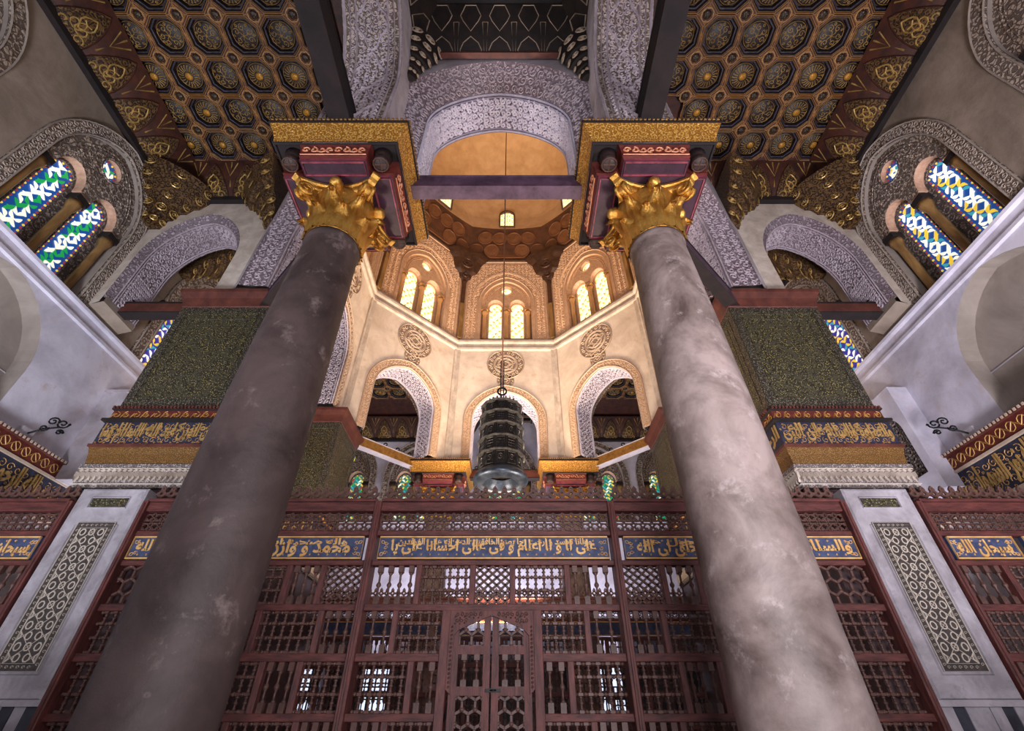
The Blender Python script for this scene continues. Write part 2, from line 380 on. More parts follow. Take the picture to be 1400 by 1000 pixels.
# ------------------------------------------------------------ setting: floor, outer walls, ceilings
CY = 8.8; XW = 7.9; YN, YF = -2.2, 17.5; ZT = 11.45; IMP = 8.05
mb = MB(); mb.box((-8.6, YN-.6, -.2), (8.6, YF+.8, 0)); mb.build('floor', FLOOR, kind='structure')

def horseshoe(c, hw, zb, zc, r, n=14):
    a0 = math.radians(222); a1 = math.radians(-42); P = [(c-hw, zb), (c-hw, zc-r*.72)]
    P += [(c+r*math.cos(a0+(a1-a0)*i/n), zc+r*math.sin(a0+(a1-a0)*i/n)) for i in range(n+1)]
    return P+[(c+hw, zc-r*.72), (c+hw, zb)]
# shared glass pane meshes
def crescent_mesh(name, m, L, Wd, bend):
    mb = MB(); n = 5; a = []; b = []
    for i in range(n+1):
        t = i/n; x = (t-.5)*L; y = bend*math.sin(PI*t); w = Wd*(.25+math.sin(PI*min(1, t*1.15))*.75)/2
        a.append((x, y-w)); b.append((x, y+w))
    P = a+b[::-1]
    mb.add([(p[0], 0, p[1]) for p in P]+[(p[0], -.012, p[1]) for p in P],
           [(i+len(P), i+1+len(P), len(P)*2-2-i, len(P)*2-1-i) for i in range(n)]+[(i, (i+1) % len(P), (i+1) % len(P)+len(P), i+len(P)) for i in range(len(P))])
    me = bpy.data.meshes.new(name); me.from_pydata(mb.v, [], mb.f); me.materials.append(m); return me
PANES = {}
for nm, m in (('w', G_WHITE), ('g', G_GREEN), ('b', G_TEAL), ('y', G_YELL)):
    PANES[nm] = crescent_mesh('glass_pane', m, .15, .062, .026)
def dot_mesh(m):
    mb = MB(); P = [(.022*math.cos(k*PI/3), .022*math.sin(k*PI/3)) for k in range(6)]
    mb.add([(p[0], 0, p[1]) for p in P]+[(p[0], -.01, p[1]) for p in P], [tuple(range(6, 12))]+[(i, (i+1) % 6, (i+1) % 6+6, i+6) for i in range(6)])
    me = bpy.data.meshes.new('bead_pane'); me.from_pydata(mb.v, [], mb.f); me.materials.append(m); return me
DOTS = [dot_mesh(G_RED), dot_mesh(G_YELL)]
SETN = {}
def numbered(base):
    SETN[base] = SETN.get(base, 0)+1; return '%s_%d' % (base, SETN[base])
def inside_light(x, z, c, hw, zb, zc, r, e=0):
    if z < zc-r*.6: return abs(x-c) < hw-e and z > zb+e
    return math.hypot(x-c, z-zc) < r-e
def window(T, ang, c, dz, look, pal, det):
    """twin-light window with roundel: T frame of the wall face, c centre, dz height offset"""
    zb, zs, zc, r, hw = 7.75+dz, 9.5+dz, 9.64+dz, .25, .25
    root = bpy.data.objects.new(numbered('window'), None); COL.objects.link(root); root['kind'] = 'structure'
    p = T(c, zb, .35); root.location = p; WL[root.name] = Vector(p); root['label'] = look[3]
    S_F, S_B, HD, CO = look[:3]+(look[4],)
    inner = arch(c, 1.0, zb, 9.65+dz, 11.0+dz, 22)
    # back plate with the two lights and the roundel cut out
    mb = MB(); lights = [horseshoe(c+s*.44, hw, zb+.02, zc, r) for s in (-1, 1)]
    mb2 = MB()
    slab(mb2, T, [(c-1.0, zb-.02)]+inner[1:-1]+[(c+1.0, zb-.02)], lights+[circ(c, 10.5+dz, .17, 16)],   .27, .33, 0, 0)
    mb2.build('back_plate', [S_B], root)
    # front tympanum carried by the colonnettes
    poly = [(c-1.0, zs-.02)]
    for s in (-1, 1):
        cc = c+s*.44; poly += [(cc-.31*math.cos(PI*i/12), zs+.05+.4*math.sin(PI*i/12)) for i in range(13)]
    poly += [(c+1.0, zs-.02)]+inner[1:-1][::-1]
    slab(mb, T, poly, [circ(c, 10.5+dz, .22, 20)], .08, .27, 0, 1)
    ribs(mb, [circ(c, 10.5+dz, .26, 20)+[circ(c, 10.5+dz, .26, 20)[0]]], lambda a, b, o: T(a, b, .08-o), .03, .02, 2)
    for off, w in ((.14, .03), (.2, .015)):
        ribs(mb, [[q for q in offset_pts(inner, -off) if q[1] > zs-.02]], lambda a, b, o: T(a, b, .08-o), w, .02, 2)
    if det:
        st = [q for q in shift(arabesque(1.9, 1.0, .13, 3), c-.95, zs+.42)]
        st = [[q for q in s_] for s_ in st if all(abs(q[0]-c) < .82*math.sqrt(max(0, 1-((q[1]-9.75-dz)/1.08)**2)) and math.hypot(q[0]-c, q[1]-10.5-dz) > .3 and all(math.hypot(q[0]-c-s2*.44, (q[1]-zs-.05)*.8) > .37 for s2 in (-1, 1)) for q in s_)]
        ribs(mb, st, lambda a, b, o: T(a, b, .08-o), .014, .012, 2)
    mb.build('tympanum', [S_F, HD, S_F], root)
    # reveal and moulding round the niche
    mb = MB(); inner = arch(c, .995, zb, 9.65+dz, 10.995+dz, 22)
    mb.loft([[T(q[0], q[1], 0) for q in inner], [T(q[0], q[1], .33) for q in inner]], 0, False, False)
    mb.build('reveal', look[5], root)
    for s in (-.87, 0, .87):
        m3 = MB()
        prof = [(.12, 0), (.12, .06), (.085, .1), (.08, .14), (.075, 1.36), (.09, 1.4), (.1, 1.46), (.12, 1.5), (.13, 1.6)]
        m3.lathe((0,0,0), prof, 14, 0, True, 0, True, lambda x, y, z: T(c+s+x, zb+z, .17+y))
        m3.box((c+s-.13, zb+1.6, .05), (c+s+.13, zb+1.73, .27), 1, T)
        m3.build('colonnette', [CO, look[6]], root)
    m3 = MB(); m3.box((c-1.0, zb-.03, .0), (c+1.0, zb, .41), 0, T); m3.build('sill', look[5], root)
    # glazing
    bm_ = MB(); acc = {k: MB() for k in 'wgbyr'}
    for L_ in lights: slab(bm_, T, L_, [], .32, .33, 0, 0, True, False, False)
    slab(bm_, T, circ(c, 10.5+dz, .22, 16), [], .2, .21, 0, 0, True, False, False)
    bm_.build('glass', pal['back'], root)
    rd = random.Random(int(c*10)+5)
    cell = .102 if det else .15
    spots = []
    for s in (-1, 1):
        lc = c+s*.44; ny = int((zc+r-zb)/cell)
        for j in range(ny+1):
            nx_ = 5 if det else 4
            for i in range(nx_):
                x = lc-.25+(i+.5)*.5/nx_; z = zb+.06+j*cell
                if inside_light(x, z, lc, hw, zb, zc, r, .05):
                    a = (PI/4 if (i+j) % 2 else -PI/4)+(PI/2 if (j//2) % 2 else 0)+(PI if i > 1 else 0)
                    spots.append((x, z, a, pal['leaf'][(i*2+j*3+(s > 0)) % len(pal['leaf'])]))
        # beads round the edge
    for k in range(6):
        a = k*PI/3; spots.append((c+.1*math.cos(a), 10.5+dz+.1*math.sin(a), a+PI/2, pal['leaf'][k % len(pal['leaf'])]))
    spots.append((c, 10.5+dz, .6, 'w'))
    dots = []
    if pal.get('dots'):
        for s in (-1, 1):
            lc = c+s*.44; z = zb+.05; k = 0
            while z < zc-r*.72:
                for e in (-1, 1): dots.append((lc+e*(hw-.028), z, k % 2))
                z += .075; k += 1
            for q in range(13):
                a = math.radians(215-250*q/12); dots.append((lc+(r-.03)*math.cos(a), zc+(r-.03)*math.sin(a), q % 2))
        for q in range(12): a = 2*PI*q/12; dots.append((c+.19*math.cos(a), 10.5+dz+.19*math.sin(a), q % 2))
    if det:
        for x, z, a, k in spots:
            o = place('glass_pane', PANES[k], root, T(x, z, .312 if z < 10.26+dz else .192)); o.rotation_euler = (Matrix.Rotation(ang, 3, 'Z') @ Matrix.Rotation(a, 3, 'Y')).to_euler()
        for x, z, k in dots[:290]:
            o = place('bead_pane', DOTS[k], root, T(x, z, .314 if z < 10.26+dz else .194)); o.rotation_euler = (0, 0, ang)
    else:
        pm = {'w': G_WHITE, 'g': G_GREEN, 'b': G_TEAL, 'y': G_YELL, 'r': G_RED, 'p': G_PALE, 'a': G_LEAD, 'i': G_IND}
        keys = sorted(set(k for *_, k in spots)); m5 = MB()
        for x, z, a, k in spots:
            me = PANES['w']; co = math.cos(a); si = math.sin(a)
            m5.add([T(x+v.co.x*co+v.co.z*si, z-v.co.x*si+v.co.z*co, (.312 if z < 10.26+dz else .192)+v.co.y) for v in me.vertices], [tuple(pp.vertices) for pp in me.polygons], keys.index(k))
        for x, z, k in dots:
            P = [(x+.022*math.cos(q*PI/3), z+.022*math.sin(q*PI/3)) for q in range(6)]
            m5.add([T(a_, b_, .308 if z < 10.26+dz else .188) for a_, b_ in P], [tuple(range(6))], len(keys)+k)
        m5.build('glass_pieces', [pm[k] for k in keys]+[G_RED, G_YELL], root, kind='stuff')
    return root
LOOK_A = (S_BUFF, S_BROWN, HOOD, '', COLON, P_NICHE, WOOD_D)
TYMP = mat('drum_tympanum_stucco', '#b8906e', '#d2aa86', 12, .85, bump=.8, bscale=30)
LOOK_O = (TYMP, TYMP, HOOD, '', COLON_W, RIB_TAN, COLON_W)
PAL_L = dict(back=G_BLUE, leaf='wgwwgwwg', dots=1)
PAL_R = dict(back=G_BLUE, leaf='wywbwwyw', dots=1)
PAL_S = dict(back=G_IND, leaf='ywbyw', dots=1)
PAL_O = dict(back=G_PALE, leaf='wwyaw', dots=0)
PAL_F = dict(back=G_TEALD, leaf='ywgyarwb', dots=1)
def look(L, lab): return L[:3]+(lab,)+L[4:]

def carved_band(T, pts_in, pts_out, d, t, m, ribm, parent, name, cell, rw=.014, seed=1, edge=.02, det=True):
    mb = MB(); band(mb, T, pts_in, pts_out, d, 0, t)
    wd = math.hypot(pts_in[0][0]-pts_out[0][0], pts_in[0][1]-pts_out[0][1])
    wd = max(wd, .05)
    fn, L = curve_map(lambda a, b, dd: T(a, b, dd), pts_in, -1)
    def on_face(s, v, o):
        # s along, v across the band
        p = fn2(s); return T(p[0]+p[2]*v, p[1]+p[3]*v, d-t-o)
    cum = [0]
    for a, b in zip(pts_in, pts_in[1:]): cum.append(cum[-1]+math.hypot(b[0]-a[0], b[1]-a[1]))
    def fn2(s):
        s = min(max(s, 0), cum[-1]-1e-6)
        for i in range(len(cum)-1):
            if cum[i+1] >= s: break
        a, b = pts_in[i], pts_in[i+1]; A, B = pts_out[i], pts_out[i+1]; l = (cum[i+1]-cum[i]) or 1; tt = (s-cum[i])/l
        x = a[0]+(b[0]-a[0])*tt; y = a[1]+(b[1]-a[1])*tt; X = A[0]+(B[0]-A[0])*tt; Y = A[1]+(B[1]-A[1])*tt
        q = math.hypot(X-x, Y-y) or 1; return (x, y, (X-x)/q, (Y-y)/q)
    if det: ribs(mb, shift(arabesque(cum[-1], wd-2*edge, cell, seed), 0, edge), on_face, rw, rw*.8, 1)
    n = len(pts_in)*2
    for v in (edge*.5, wd-edge*.5): ribs(mb, [[(cum[-1]*i/n, v) for i in range(n+1)]], on_face, edge, edge*.8, 1)
    return mb.build(name, [m, ribm], parent)

def outer_wall(name, T, ang, u0, u1, wins, niches, side, extra_holes=()):
    wall = None
    mb = MB(); holes = [arch(c, 1.0, 7.75, 9.65, 11.0, 22) for c, *_ in wins]
    slab(mb, T, rect(u0, u1, 7.75, ZT+.9), holes, 0, .6, 0, 0, back=False, rim=False)
    nh = [arch(c, w, zb, 6.2, 7.45, 18) for c, w, zb in niches]
    slab(mb, T, rect(u0, u1, 0, 7.45), nh+list(extra_holes), -.0, .32, 1, 3, back=False, rim=False)
    # sloping sill course between the two stages
    mb.loft([[T(u, w, d) for u in (u0, u1)] for w, d in ((7.45, 0), (7.47, -.05), (7.53, -.05), (7.56, -.02), (7.7, -.02), (7.72, -.09), (7.77, -.1), (7.79, -.06), (7.79, .45))], 2, False, False)
    for c, w, zb in niches:
        mb.add([T(a, b, .32) for a, b in rect(c-w-.05, c+w+.05, zb-.1, 7.5)], [(0,1,2,3)], 3)
        mb.add([T(a, b, .32-.02) for a, b in rect(c-w, c+w, 6.14, 6.16)], [(0,1,2,3)], 2)
    mb.add([T(a, b, .6) for a, b in rect(u0, u1, 0, ZT+.9)], [(0,1,2,3)], 0)
    wall = mb.build(name, [P_WHITE if side == 0 else P_TAUPE, P_WHITE, P_WHITE, P_NICHE], kind='structure')
    for c, pal, det, lab in wins:
        window(T, ang, c, 0, look(LOOK_A, lab), pal, det)
        a_in = arch(c, 1.0, 7.79, 9.65, 11.0, 22); a_out = arch(c, 1.27, 7.79, 9.65, 11.3, 22)
        carved_band(T, a_in, a_out, 0, .04, S_BUFF, RIB_BROWN, wall, 'carved_surround', .12, .016, 2, .03, det)
    return wall
TL = F((-XW, 0, 0), (0, 1), (-1, 0)); TR = F((XW, 0, 0), (0, 1), (1, 0))
TF = F((0, YF, 0), (1, 0), (0, 1)); TN = F((0, YN, 0), (1, 0), (0, -1))
WY = [1.62, 4.98, 8.8, 12.62, 15.7]
wl = outer_wall('wall_left', TL, PI/2, YN, YF, [(1.62, PAL_L, False, 'twin-light coloured window mostly beyond the top left corner'), (4.98, PAL_L, True, 'large twin-light window with green, blue and white leaf panes on the left wall'), (8.8, PAL_S, False, 'blue and yellow window seen below the left tie beam behind the left pier'), (12.62, PAL_F, False, 'left wall window far behind the left piers'), (15.7, PAL_F, False, 'left wall window nearest the far wall')],
                [(y, 1.15, 5.32) for y in (1.62, 4.98, 12.62, 15.7)], -1)
wr = outer_wall('wall_right', TR, -PI/2, YN, YF, [(1.62, PAL_R, False, 'twin-light coloured window mostly beyond the top right corner'), (4.98, PAL_R, True, 'large twin-light window with white, yellow and blue leaf panes on the right wall'), (8.8, PAL_S, False, 'blue and orange window seen below the right tie beam behind the right pier'), (12.62, PAL_F, False, 'right wall window far behind the right piers'), (15.7, PAL_F, False, 'right wall window nearest the far wall')],
                [(y, 1.15, 5.32) for y in (1.62, 4.98, 12.62, 15.7)], 1)
wf = outer_wall('wall_far', TF, 0, -XW, XW, [(-6.5, PAL_F, False, 'green and yellow window on the far wall beside the left far pier'), (-3.7, PAL_F, False, 'green and yellow window on the far wall left of the lantern'), (0, PAL_F, False, 'far wall window hidden behind the lantern'), (3.7, PAL_F, False, 'green and yellow window on the far wall right of the lantern'), (6.5, PAL_F, False, 'green and yellow window on the far wall beside the right far pier')], [], 0)
mb = MB(); slab(mb, TN, rect(-XW, XW, 0, ZT+.9), [arch(0, 1.4, 0, 3.2, 4.6)], 0, .5, 0, 0); mb.build('wall_near', [P_GREY], kind='structure')
# marble dado of the far wall, shade put into its strip colour, with bright grilled windows low down
mb = MB(); x = -7.8; k = 0
for x in [-7.8+i*.31 for i in range(51)]:
    if any(abs(x+.15-c) < .45 for c in (-6.2, -4.0, 3.3)) : continue
    mb.box((x, YF-.06-.01*(k % 2), 0), (x+.3, YF-.002, 4.2), k % 2); k += 1
mb.build('marble_dado', [mat('shade_toned_strip', '#3a2a2c', '#5a4648', 4, .5), BLACK], wf, kind='stuff')
for c in (-6.2, -4.0, 3.3):
    r_ = bpy.data.objects.new(numbered('window'), None); COL.objects.link(r_); r_['kind'] = 'structure'; r_.location = (c, YF, 1.6); WL[r_.name] = Vector((c, YF, 1.6))
    r_['label'] = 'low barred window glowing with daylight, seen through the screen'
    mb = MB(); mb.box((c-.4, YF-.03, 2.0), (c+.4, YF-.01, 3.3)); mb.build('glass', G_SKY, r_)
    for i in range(5):
        mb = MB(); mb.box((c-.42+i*.2, YF-.09, 2.0), (c-.38+i*.2, YF-.04, 3.3)); mb.build('vertical_bar', IRON, r_)
    for i in range(5):
        mb = MB(); mb.box((c-.42, YF-.11, 2.0+i*.31), (c+.42, YF-.09, 2.04+i*.31)); mb.build('crossbar', IRON, r_)

# painted inscription friezes that top the dado of the side walls
for T, nm, txt, sd in ((TL, 'trim_1', 'بسم الله الرحمن الرحيم', -1), (TR, 'trim_2', 'الله نور السموات والارض', 1)):
    mb = MB()
    mb.box((YN, 4.97, -.10), (YF, 5.22, 0), 0, T); mb.box((YN, 5.22, -.16), (YF, 5.27, 0), 1, T)
    mb.box((YN, 4.93, -.12), (YF, 4.97, 0), 2, T); mb.box((YN, 4.35, -.08), (YF, 4.93, 0), 3, T); mb.box((YN, 4.28, -.11), (YF, 4.35, 0), 2, T)
    mb.box((YN, 0, -.05), (YF, 4.28, 0), 4, T)
    o = mb.build(nm, [RED_B, WOOD_R, MED_R, BLUE_D, MARBLE], kind='structure')
    o['label'] = 'painted wooden inscription frieze along the %s wall above the marble dado' % ('left' if sd < 0 else 'right')
    mb = MB(); y = YN
    while y < YF:
        ribs(mb, [[(y+.1+.07*math.cos(a*PI/4), 5.1+.08*math.sin(a*PI/4)) for a in range(9)], [(y, 5.1), (y+.05, 5.16), (y+.15, 5.04), (y+.2, 5.1)]], lambda a, b, o_: T(a, b, -.10-o_), .014, .01); y += .2
    mb.build('arabesque_relief', GOLD_LINE, o, kind='stuff')
    mb = MB()
    y = YN
    while y < YF: mb.box((y, 5.225, -.175), (y+.035, 5.265, -.16), 0, T); y += .075
    mb.build('bead_row', MED_R, o, kind='stuff')
    for i in range(5):
        a = 2.2+i*1.9; 
        a0, a1 = (a, a+1.85)
        T_ = (lambda u, w, d: T(u, w, d-.08)) if sd < 0 else (lambda u, w, d, a=a: T(2*a+1.85-u, w, d-.08))
        lettering(txt, T_, a0, a1, 4.38, 4.9, GOLD_TXD, o, .02, bold=.02)
        mb = MB(); ribs(mb, shift(arabesque(1.85, .5, .16, i), a, 4.39), lambda u, w, o_: T_(u, w, -o_), .012, .008); mb.build('scroll_relief', GOLD_LINE, o, kind='stuff')

# pilaster on the left and stucco grille niche on the right wall behind the near piers
mb = MB(); mb.box((-7.9, 7.62, 4.95), (-7.45, 8.3, 6.8)); mb.box((-7.9, 7.58, 6.8), (-7.42, 8.34, 6.86)); mb.build('trim_3', P_GREY, kind='structure')['label'] = 'grey plaster pilaster on the left wall behind the near left pier'
mb = MB(); TG = F((7.52, 0, 0), (0, 1), (1, 0))
slab(mb, TG, rect(7.35, 8.6, 4.7, 6.75), [arch(7.95, .42, 5.05, 5.95, 6.3, 14)], 0, .38, 0, 0)
g = mb.build('trim_4', P_WHITE, kind='structure'); g['label'] = 'plaster niche with a pierced stucco grille on the right wall behind the near right pier'
mb = MB(); ribs(mb, [[q for q in s_] for s_ in girih(.84, 1.25, .14, 7.53, 5.05)], lambda a, b, o_: TG(a, b, .1-o_), .03, .03, 0, 0, True); mb.build('stucco_grille', S_BROWN, g)
mb = MB(); mb.box((7.53, 5.05, .16), (8.37, 6.3, .17), 0, TG); mb.build('grille_backing', COF_DARK, g)

# ------------------------------------------------------------ coffered ceilings
def octagon(r, ch): a = r; b = r*ch; return [(a,b),(b,a),(-b,a),(-a,b),(-a,-b),(-b,-a),(b,-a),(a,-b)]
PT = .735
def coffer_meshes():
    out = []
    oc = octagon(.325, .48); h = PT/2
    for var in range(2):
        mb = MB(); D = lambda x, y, o: (x, y, -o)
        # square cell frame with octagonal hole, hanging face at z=0, recess upward
        slab(mb, lambda a, b, d: (a, b, d), rect(-h, h, -h, h), [oc], 0, .12, 0, 0, back=False, rim=False)
        for r, w, m in ((.345, .016, 1), (.315, .012, 1)):
            q = octagon(r, .48); ribs(mb, [q+[q[0]]], D, w, .012, m)
        q = octagon(.285, .48); mb.loft([[(a, b, .0) for a, b in octagon(.305, .48)], [(a, b, .05) for a, b in q], [(a, b, .05) for a, b in octagon(.265, .48)], [(a, b, .13) for a, b in octagon(.255, .48)]], 3)
        ribs(mb, [q+[q[0]]], lambda x, y, o: (x, y, .05-o), .012, .01, 2)
        # strapwork running to the small studs
        for sx in (-1, 1):
            for sy in (-1, 1):
                ribs(mb, [[(sx*.345, sy*.1), (sx*.345*1.065, sy*.0)], [(sx*.2, sy*.365), (sx*.365, sy*.2)], [(sx*.165, sy*.355), (sx*.28, sy*.367)], [(sx*.355, sy*.165), (sx*.367, sy*.28)]], D, .014, .012, 1)
        ribs(mb, [[(-h, -.02), (-.345, -.02)], [(-h, .02), (-.345, .02)], [(h, -.02), (.345, -.02)], [(h, .02), (.345, .02)]], D, .01, .01, 1)
        me = bpy.data.meshes.new('coffer'); me.from_pydata(mb.v, [], mb.f)
        for m in (COF_RED, COF_LINE, COF_BLUE, COF_DARK): me.materials.append(m)
        me.polygons.foreach_set('material_index', mb.m); frame = me
        # dish: shallow dome bulging down inside the recess
        mb = MB(); R = .25; n = 24
        dz = lambda r: .13-.085*math.sqrt(max(0, 1-(r/.26)**2))
        mb.loft([[(r*math.cos(2*PI*j/n)*.97, r*math.sin(2*PI*j/n), dz(r)) for j in range(n)] for r in (.258, .24, .2, .15, .1, .05, .01)], 0, True, True, False, True)
        S = lambda x, y, o: (x, y, dz(math.hypot(x, y))-o)
        ribs(mb, [circ(0, 0, .235, 24)+[(.235, 0)]], S, .01, .008, 1)
        if var == 0:
            for k in range(20):
                a = k*2*PI/20; ribs(mb, [[(.1*math.cos(a), .1*math.sin(a)), (.16*math.cos(a), .16*math.sin(a)), (.21*math.cos(a+.06), .21*math.sin(a+.06)), (.19*math.cos(a+.14), .19*math.sin(a+.14))]], S, .014, .01, 1)
            mb.loft([[(r*math.cos(2*PI*j/14), r*math.sin(2*PI*j/14), dz(r)-o) for j in range(14)] for r, o in ((.078, 0), (.07, .02), (.045, .03), (.005, .034))], 2, True, True, False, True)
        else:
            for k in range(6):
                a = k*PI/3; ribs(mb, [spiral(.14*math.cos(a), .14*math.sin(a), .06, 1.2, a, 1 if k % 2 else -1), [(0, 0), (.07*math.cos(a+.3), .07*math.sin(a+.3)), (.11*math.cos(a), .11*math.sin(a))]]+leafs(.17*math.cos(a+.5), .17*math.sin(a+.5), .05, a+.5), S, .013, .01, 1)
        me = bpy.data.meshes.new('boss'); me.from_pydata(mb.v, [], mb.f)
        for m in (COF_DARK, COF_SCROLL, COF_EYE): me.materials.append(m)
        me.polygons.foreach_set('material_index', mb.m); me.polygons.foreach_set('use_smooth', mb.s)
        out.append((frame, me))
    mb = MB(); q = octagon(.115, .45)
    mb.loft([[(a, b, 0) for a, b in octagon(.125, .45)], [(a, b, -.02) for a, b in q], [(a, b, -.02) for a, b in octagon(.1, .45)], [(a, b, .02) for a, b in octagon(.095, .45)]], 1)
    mb.loft([[(r*math.cos(2*PI*j/12), r*math.sin(2*PI*j/12), .02-z) for j in range(12)] for r, z in ((.09, 0), (.075, .03), (.05, .05), (.02, .058), (.002, .06))], 0, True, True, False, True)
    mb.add([(a, b, .02) for a, b in octagon(.098, .45)], [tuple(range(8))], 0)
    me = bpy.data.meshes.new('stud'); me.from_pydata(mb.v, [], mb.f); me.materials.append(COF_EYE2); me.materials.append(COF_LINE)
    me.polygons.foreach_set('material_index', mb.m); me.polygons.foreach_set('use_smooth', mb.s)
    return out, me
COVE = mat('cove_gilt_arabesque', '#664a29', '#26160f', 9, .5, .1, bump=.8, kind='carve')
COF_EYE2 = mat('stud_bronze', '#2d2118', '#6a5330', 40, .45, .2, bump=.6, kind='fleck')
COFF, STUD = coffer_meshes()
ZF, ZC, INS = 12.15, 11.35, .6
def cove_run(name, a, b, inw, parent, n):
    """sloping cove between wall line a-b (at ZC) and the flat ceiling, split into pointed shells"""
    ax, ay = a; bx, by = b; L = math.hypot(bx-ax, by-ay); ux, uy = (bx-ax)/L, (by-ay)/L
    def S(s, t, o=0):
        # quarter-hollow profile, o lifts towards the room
        d = INS*(t+.25*math.sin(PI*t)*.3); z = ZC+(ZF-ZC)*(t-.1*math.sin(PI*t))
        return (ax+ux*s+inw[0]*(d+o*.6), ay+uy*s+inw[1]*(d+o*.6), z-o*.6)
    mb = MB(); mb.loft([[S(L*i/12, t) for i in range(13)] for t in [j/5 for j in range(6)]], 0, True, False)
    mb.box((0, 0, 0), (L, .12, .14), 1, lambda x, y, z: (ax+ux*x+inw[0]*y, ay+uy*x+inw[1]*y, ZC-.1+z))
    mb.build('cove_backing', [COF_RED, WOOD_D], parent)
    c = L/n
    me = None
    for i in range(n):
        x0 = i*c; mb = MB(); half = c*.44
        pts = [(x0+c/2-half*math.cos(PI*k/10)**1 if True else 0, .04+.86*(math.sin(PI*k/10)*.7+.3*(1-abs(math.cos(PI*k/10))))) for k in range(11)]
        rows = []
        for f_, o in ((1, 0), (.92, -.0), (.75, .03), (.45, .05), (.1, .055)):
            rows.append([S(x0+c/2+(p[0]-x0-c/2)*f_, .04+(p[1]-.04)*f_, o+.005) for p in pts])
        mb.loft(rows, 0, True, False)
        ribs(mb, [pts+[pts[0]]], S, .035, .03, 1)
        ribs(mb, [spiral(x0+c/2+s_*.22*half, .33, .16, 1.2, PI/2, s_) for s_ in (-1, 1)]+leafs(x0+c/2, .3, .35, PI/2)+[spiral(x0+c/2+s_*.5*half, .17, .1, 1.1, 0, s_) for s_ in (-1, 1)], lambda s_, t_, o: S(s_, t_, o+.05), .03, .015, 2)
        mb.build('cove_shell', [COVE, COF_RED, COF_SCROLL], parent)
        mb = MB(); ribs(mb, [[(x0+.0, .95), (x0+c*.0, .35)], [(x0-c*.2, .93), (x0, .62), (x0+c*.2, .93)]] , lambda s_, t_, o: S(min(max(s_, 0), L), t_, o+.01), .03, .02, 0); mb.build('cove_spandrel', COF_SCROLL, parent)
def corner_bracket(x, y, sx, sy, parent, m, ml, big=1.0):
    """stepped muqarnas corner hanging below the cove, legs along sx and sy"""
    mb = MB(); tiers = [(1.15, 11.45, 11.2), (1.0, 11.2, 10.98), (.74, 10.98, 10.8), (.5, 10.8, 10.55), (.34, 10.55, 10.25)]
    for L, z1, z0 in tiers:
        L *= big; n = 6
        top = [(x, y, z1)]+[(x+sx*L*math.cos(PI/2*k/n)**1.3, y+sy*L*math.sin(PI/2*k/n)**1.3, z1) for k in range(n+1)]
        bot = [(x, y, z0)]+[(x+sx*L*.86*math.cos(PI/2*k/n)**1.3, y+sy*L*.86*math.sin(PI/2*k/n)**1.3, z0) for k in range(n+1)]
        mb.loft([top, bot], 0, False, True, False, True)
        for k in range(3):
            a = PI/2*(k+.5)/3; px, py = x+sx*L*.93*math.cos(a)**1.3, y+sy*L*.93*math.sin(a)**1.3
            ca, sa = sx*math.sin(a), -sy*math.cos(a); zm = (z0+z1)/2; rr = min((z1-z0)*.42, L*.2)
            ribs(mb, [circ(0, 0, rr, 10)+[(rr, 0)]], lambda u, v, o: (px+ca*u+sx*math.cos(a)*(o+.01), py+sa*u+sy*math.sin(a)*(o+.01), zm+v), .03, .02, 1)
            ribs(mb, [spiral(0, 0, rr*.6, 1.2, 0, 1, 9)], lambda u, v, o: (px+ca*u+sx*math.cos(a)*(o+.01), py+sa*u+sy*math.sin(a)*(o+.01), zm+v), .02, .02, 1)
    return mb.build('corner_muqarnas', [m, ml], parent)
def ceiling_bay(xs, ys, x0, x1, y0, y1, skip, coves, corners, boards=None):
    root = bpy.data.objects.new('ceiling', None); COL.objects.link(root); root['kind'] = 'structure'
    root.location = ((x0+x1)/2, (y0+y1)/2, ZF); WL[root.name] = Vector(root.location)
    k = 0
    for i, x in enumerate(xs):
        for j, y in enumerate(ys):
            if skip(x, y): continue
            f_, b_ = COFF[(i*2+j+(i*j) % 3) % 2]
            o = place('coffer', f_, root, (x, y, ZF)); bo = bpy.data.objects.new('boss', b_); COL.objects.link(bo); bo.parent = o; bo.rotation_euler = (0, 0, (i+j)*PI/4)
    for i in range(len(xs)-1):
        for j in range(len(ys)-1):
            x, y = (xs[i]+xs[i+1])/2, (ys[j]+ys[j+1])/2
            if skip(x, y): continue
            place('stud', STUD, root, (x, y, ZF-.005))
    mb = MB()
    poly = boards or [(x0, y0), (x1, y0), (x1, y1), (x0, y1)]
    mb.loft([[(p[0], p[1], z) for p in poly] for z in (ZF+.14, ZF+.25)], 0, False, True, True, True); mb.build('ceiling_boards', COF_RED, root)
    for a, b, inw, n in coves: cove_run('cove', a, b, inw, root, n)
    for c in corners: corner_bracket(c[0], c[1], c[2], c[3], root, COVE, COF_SCROLL)
    return root
def mir(y): return 2*CY-y
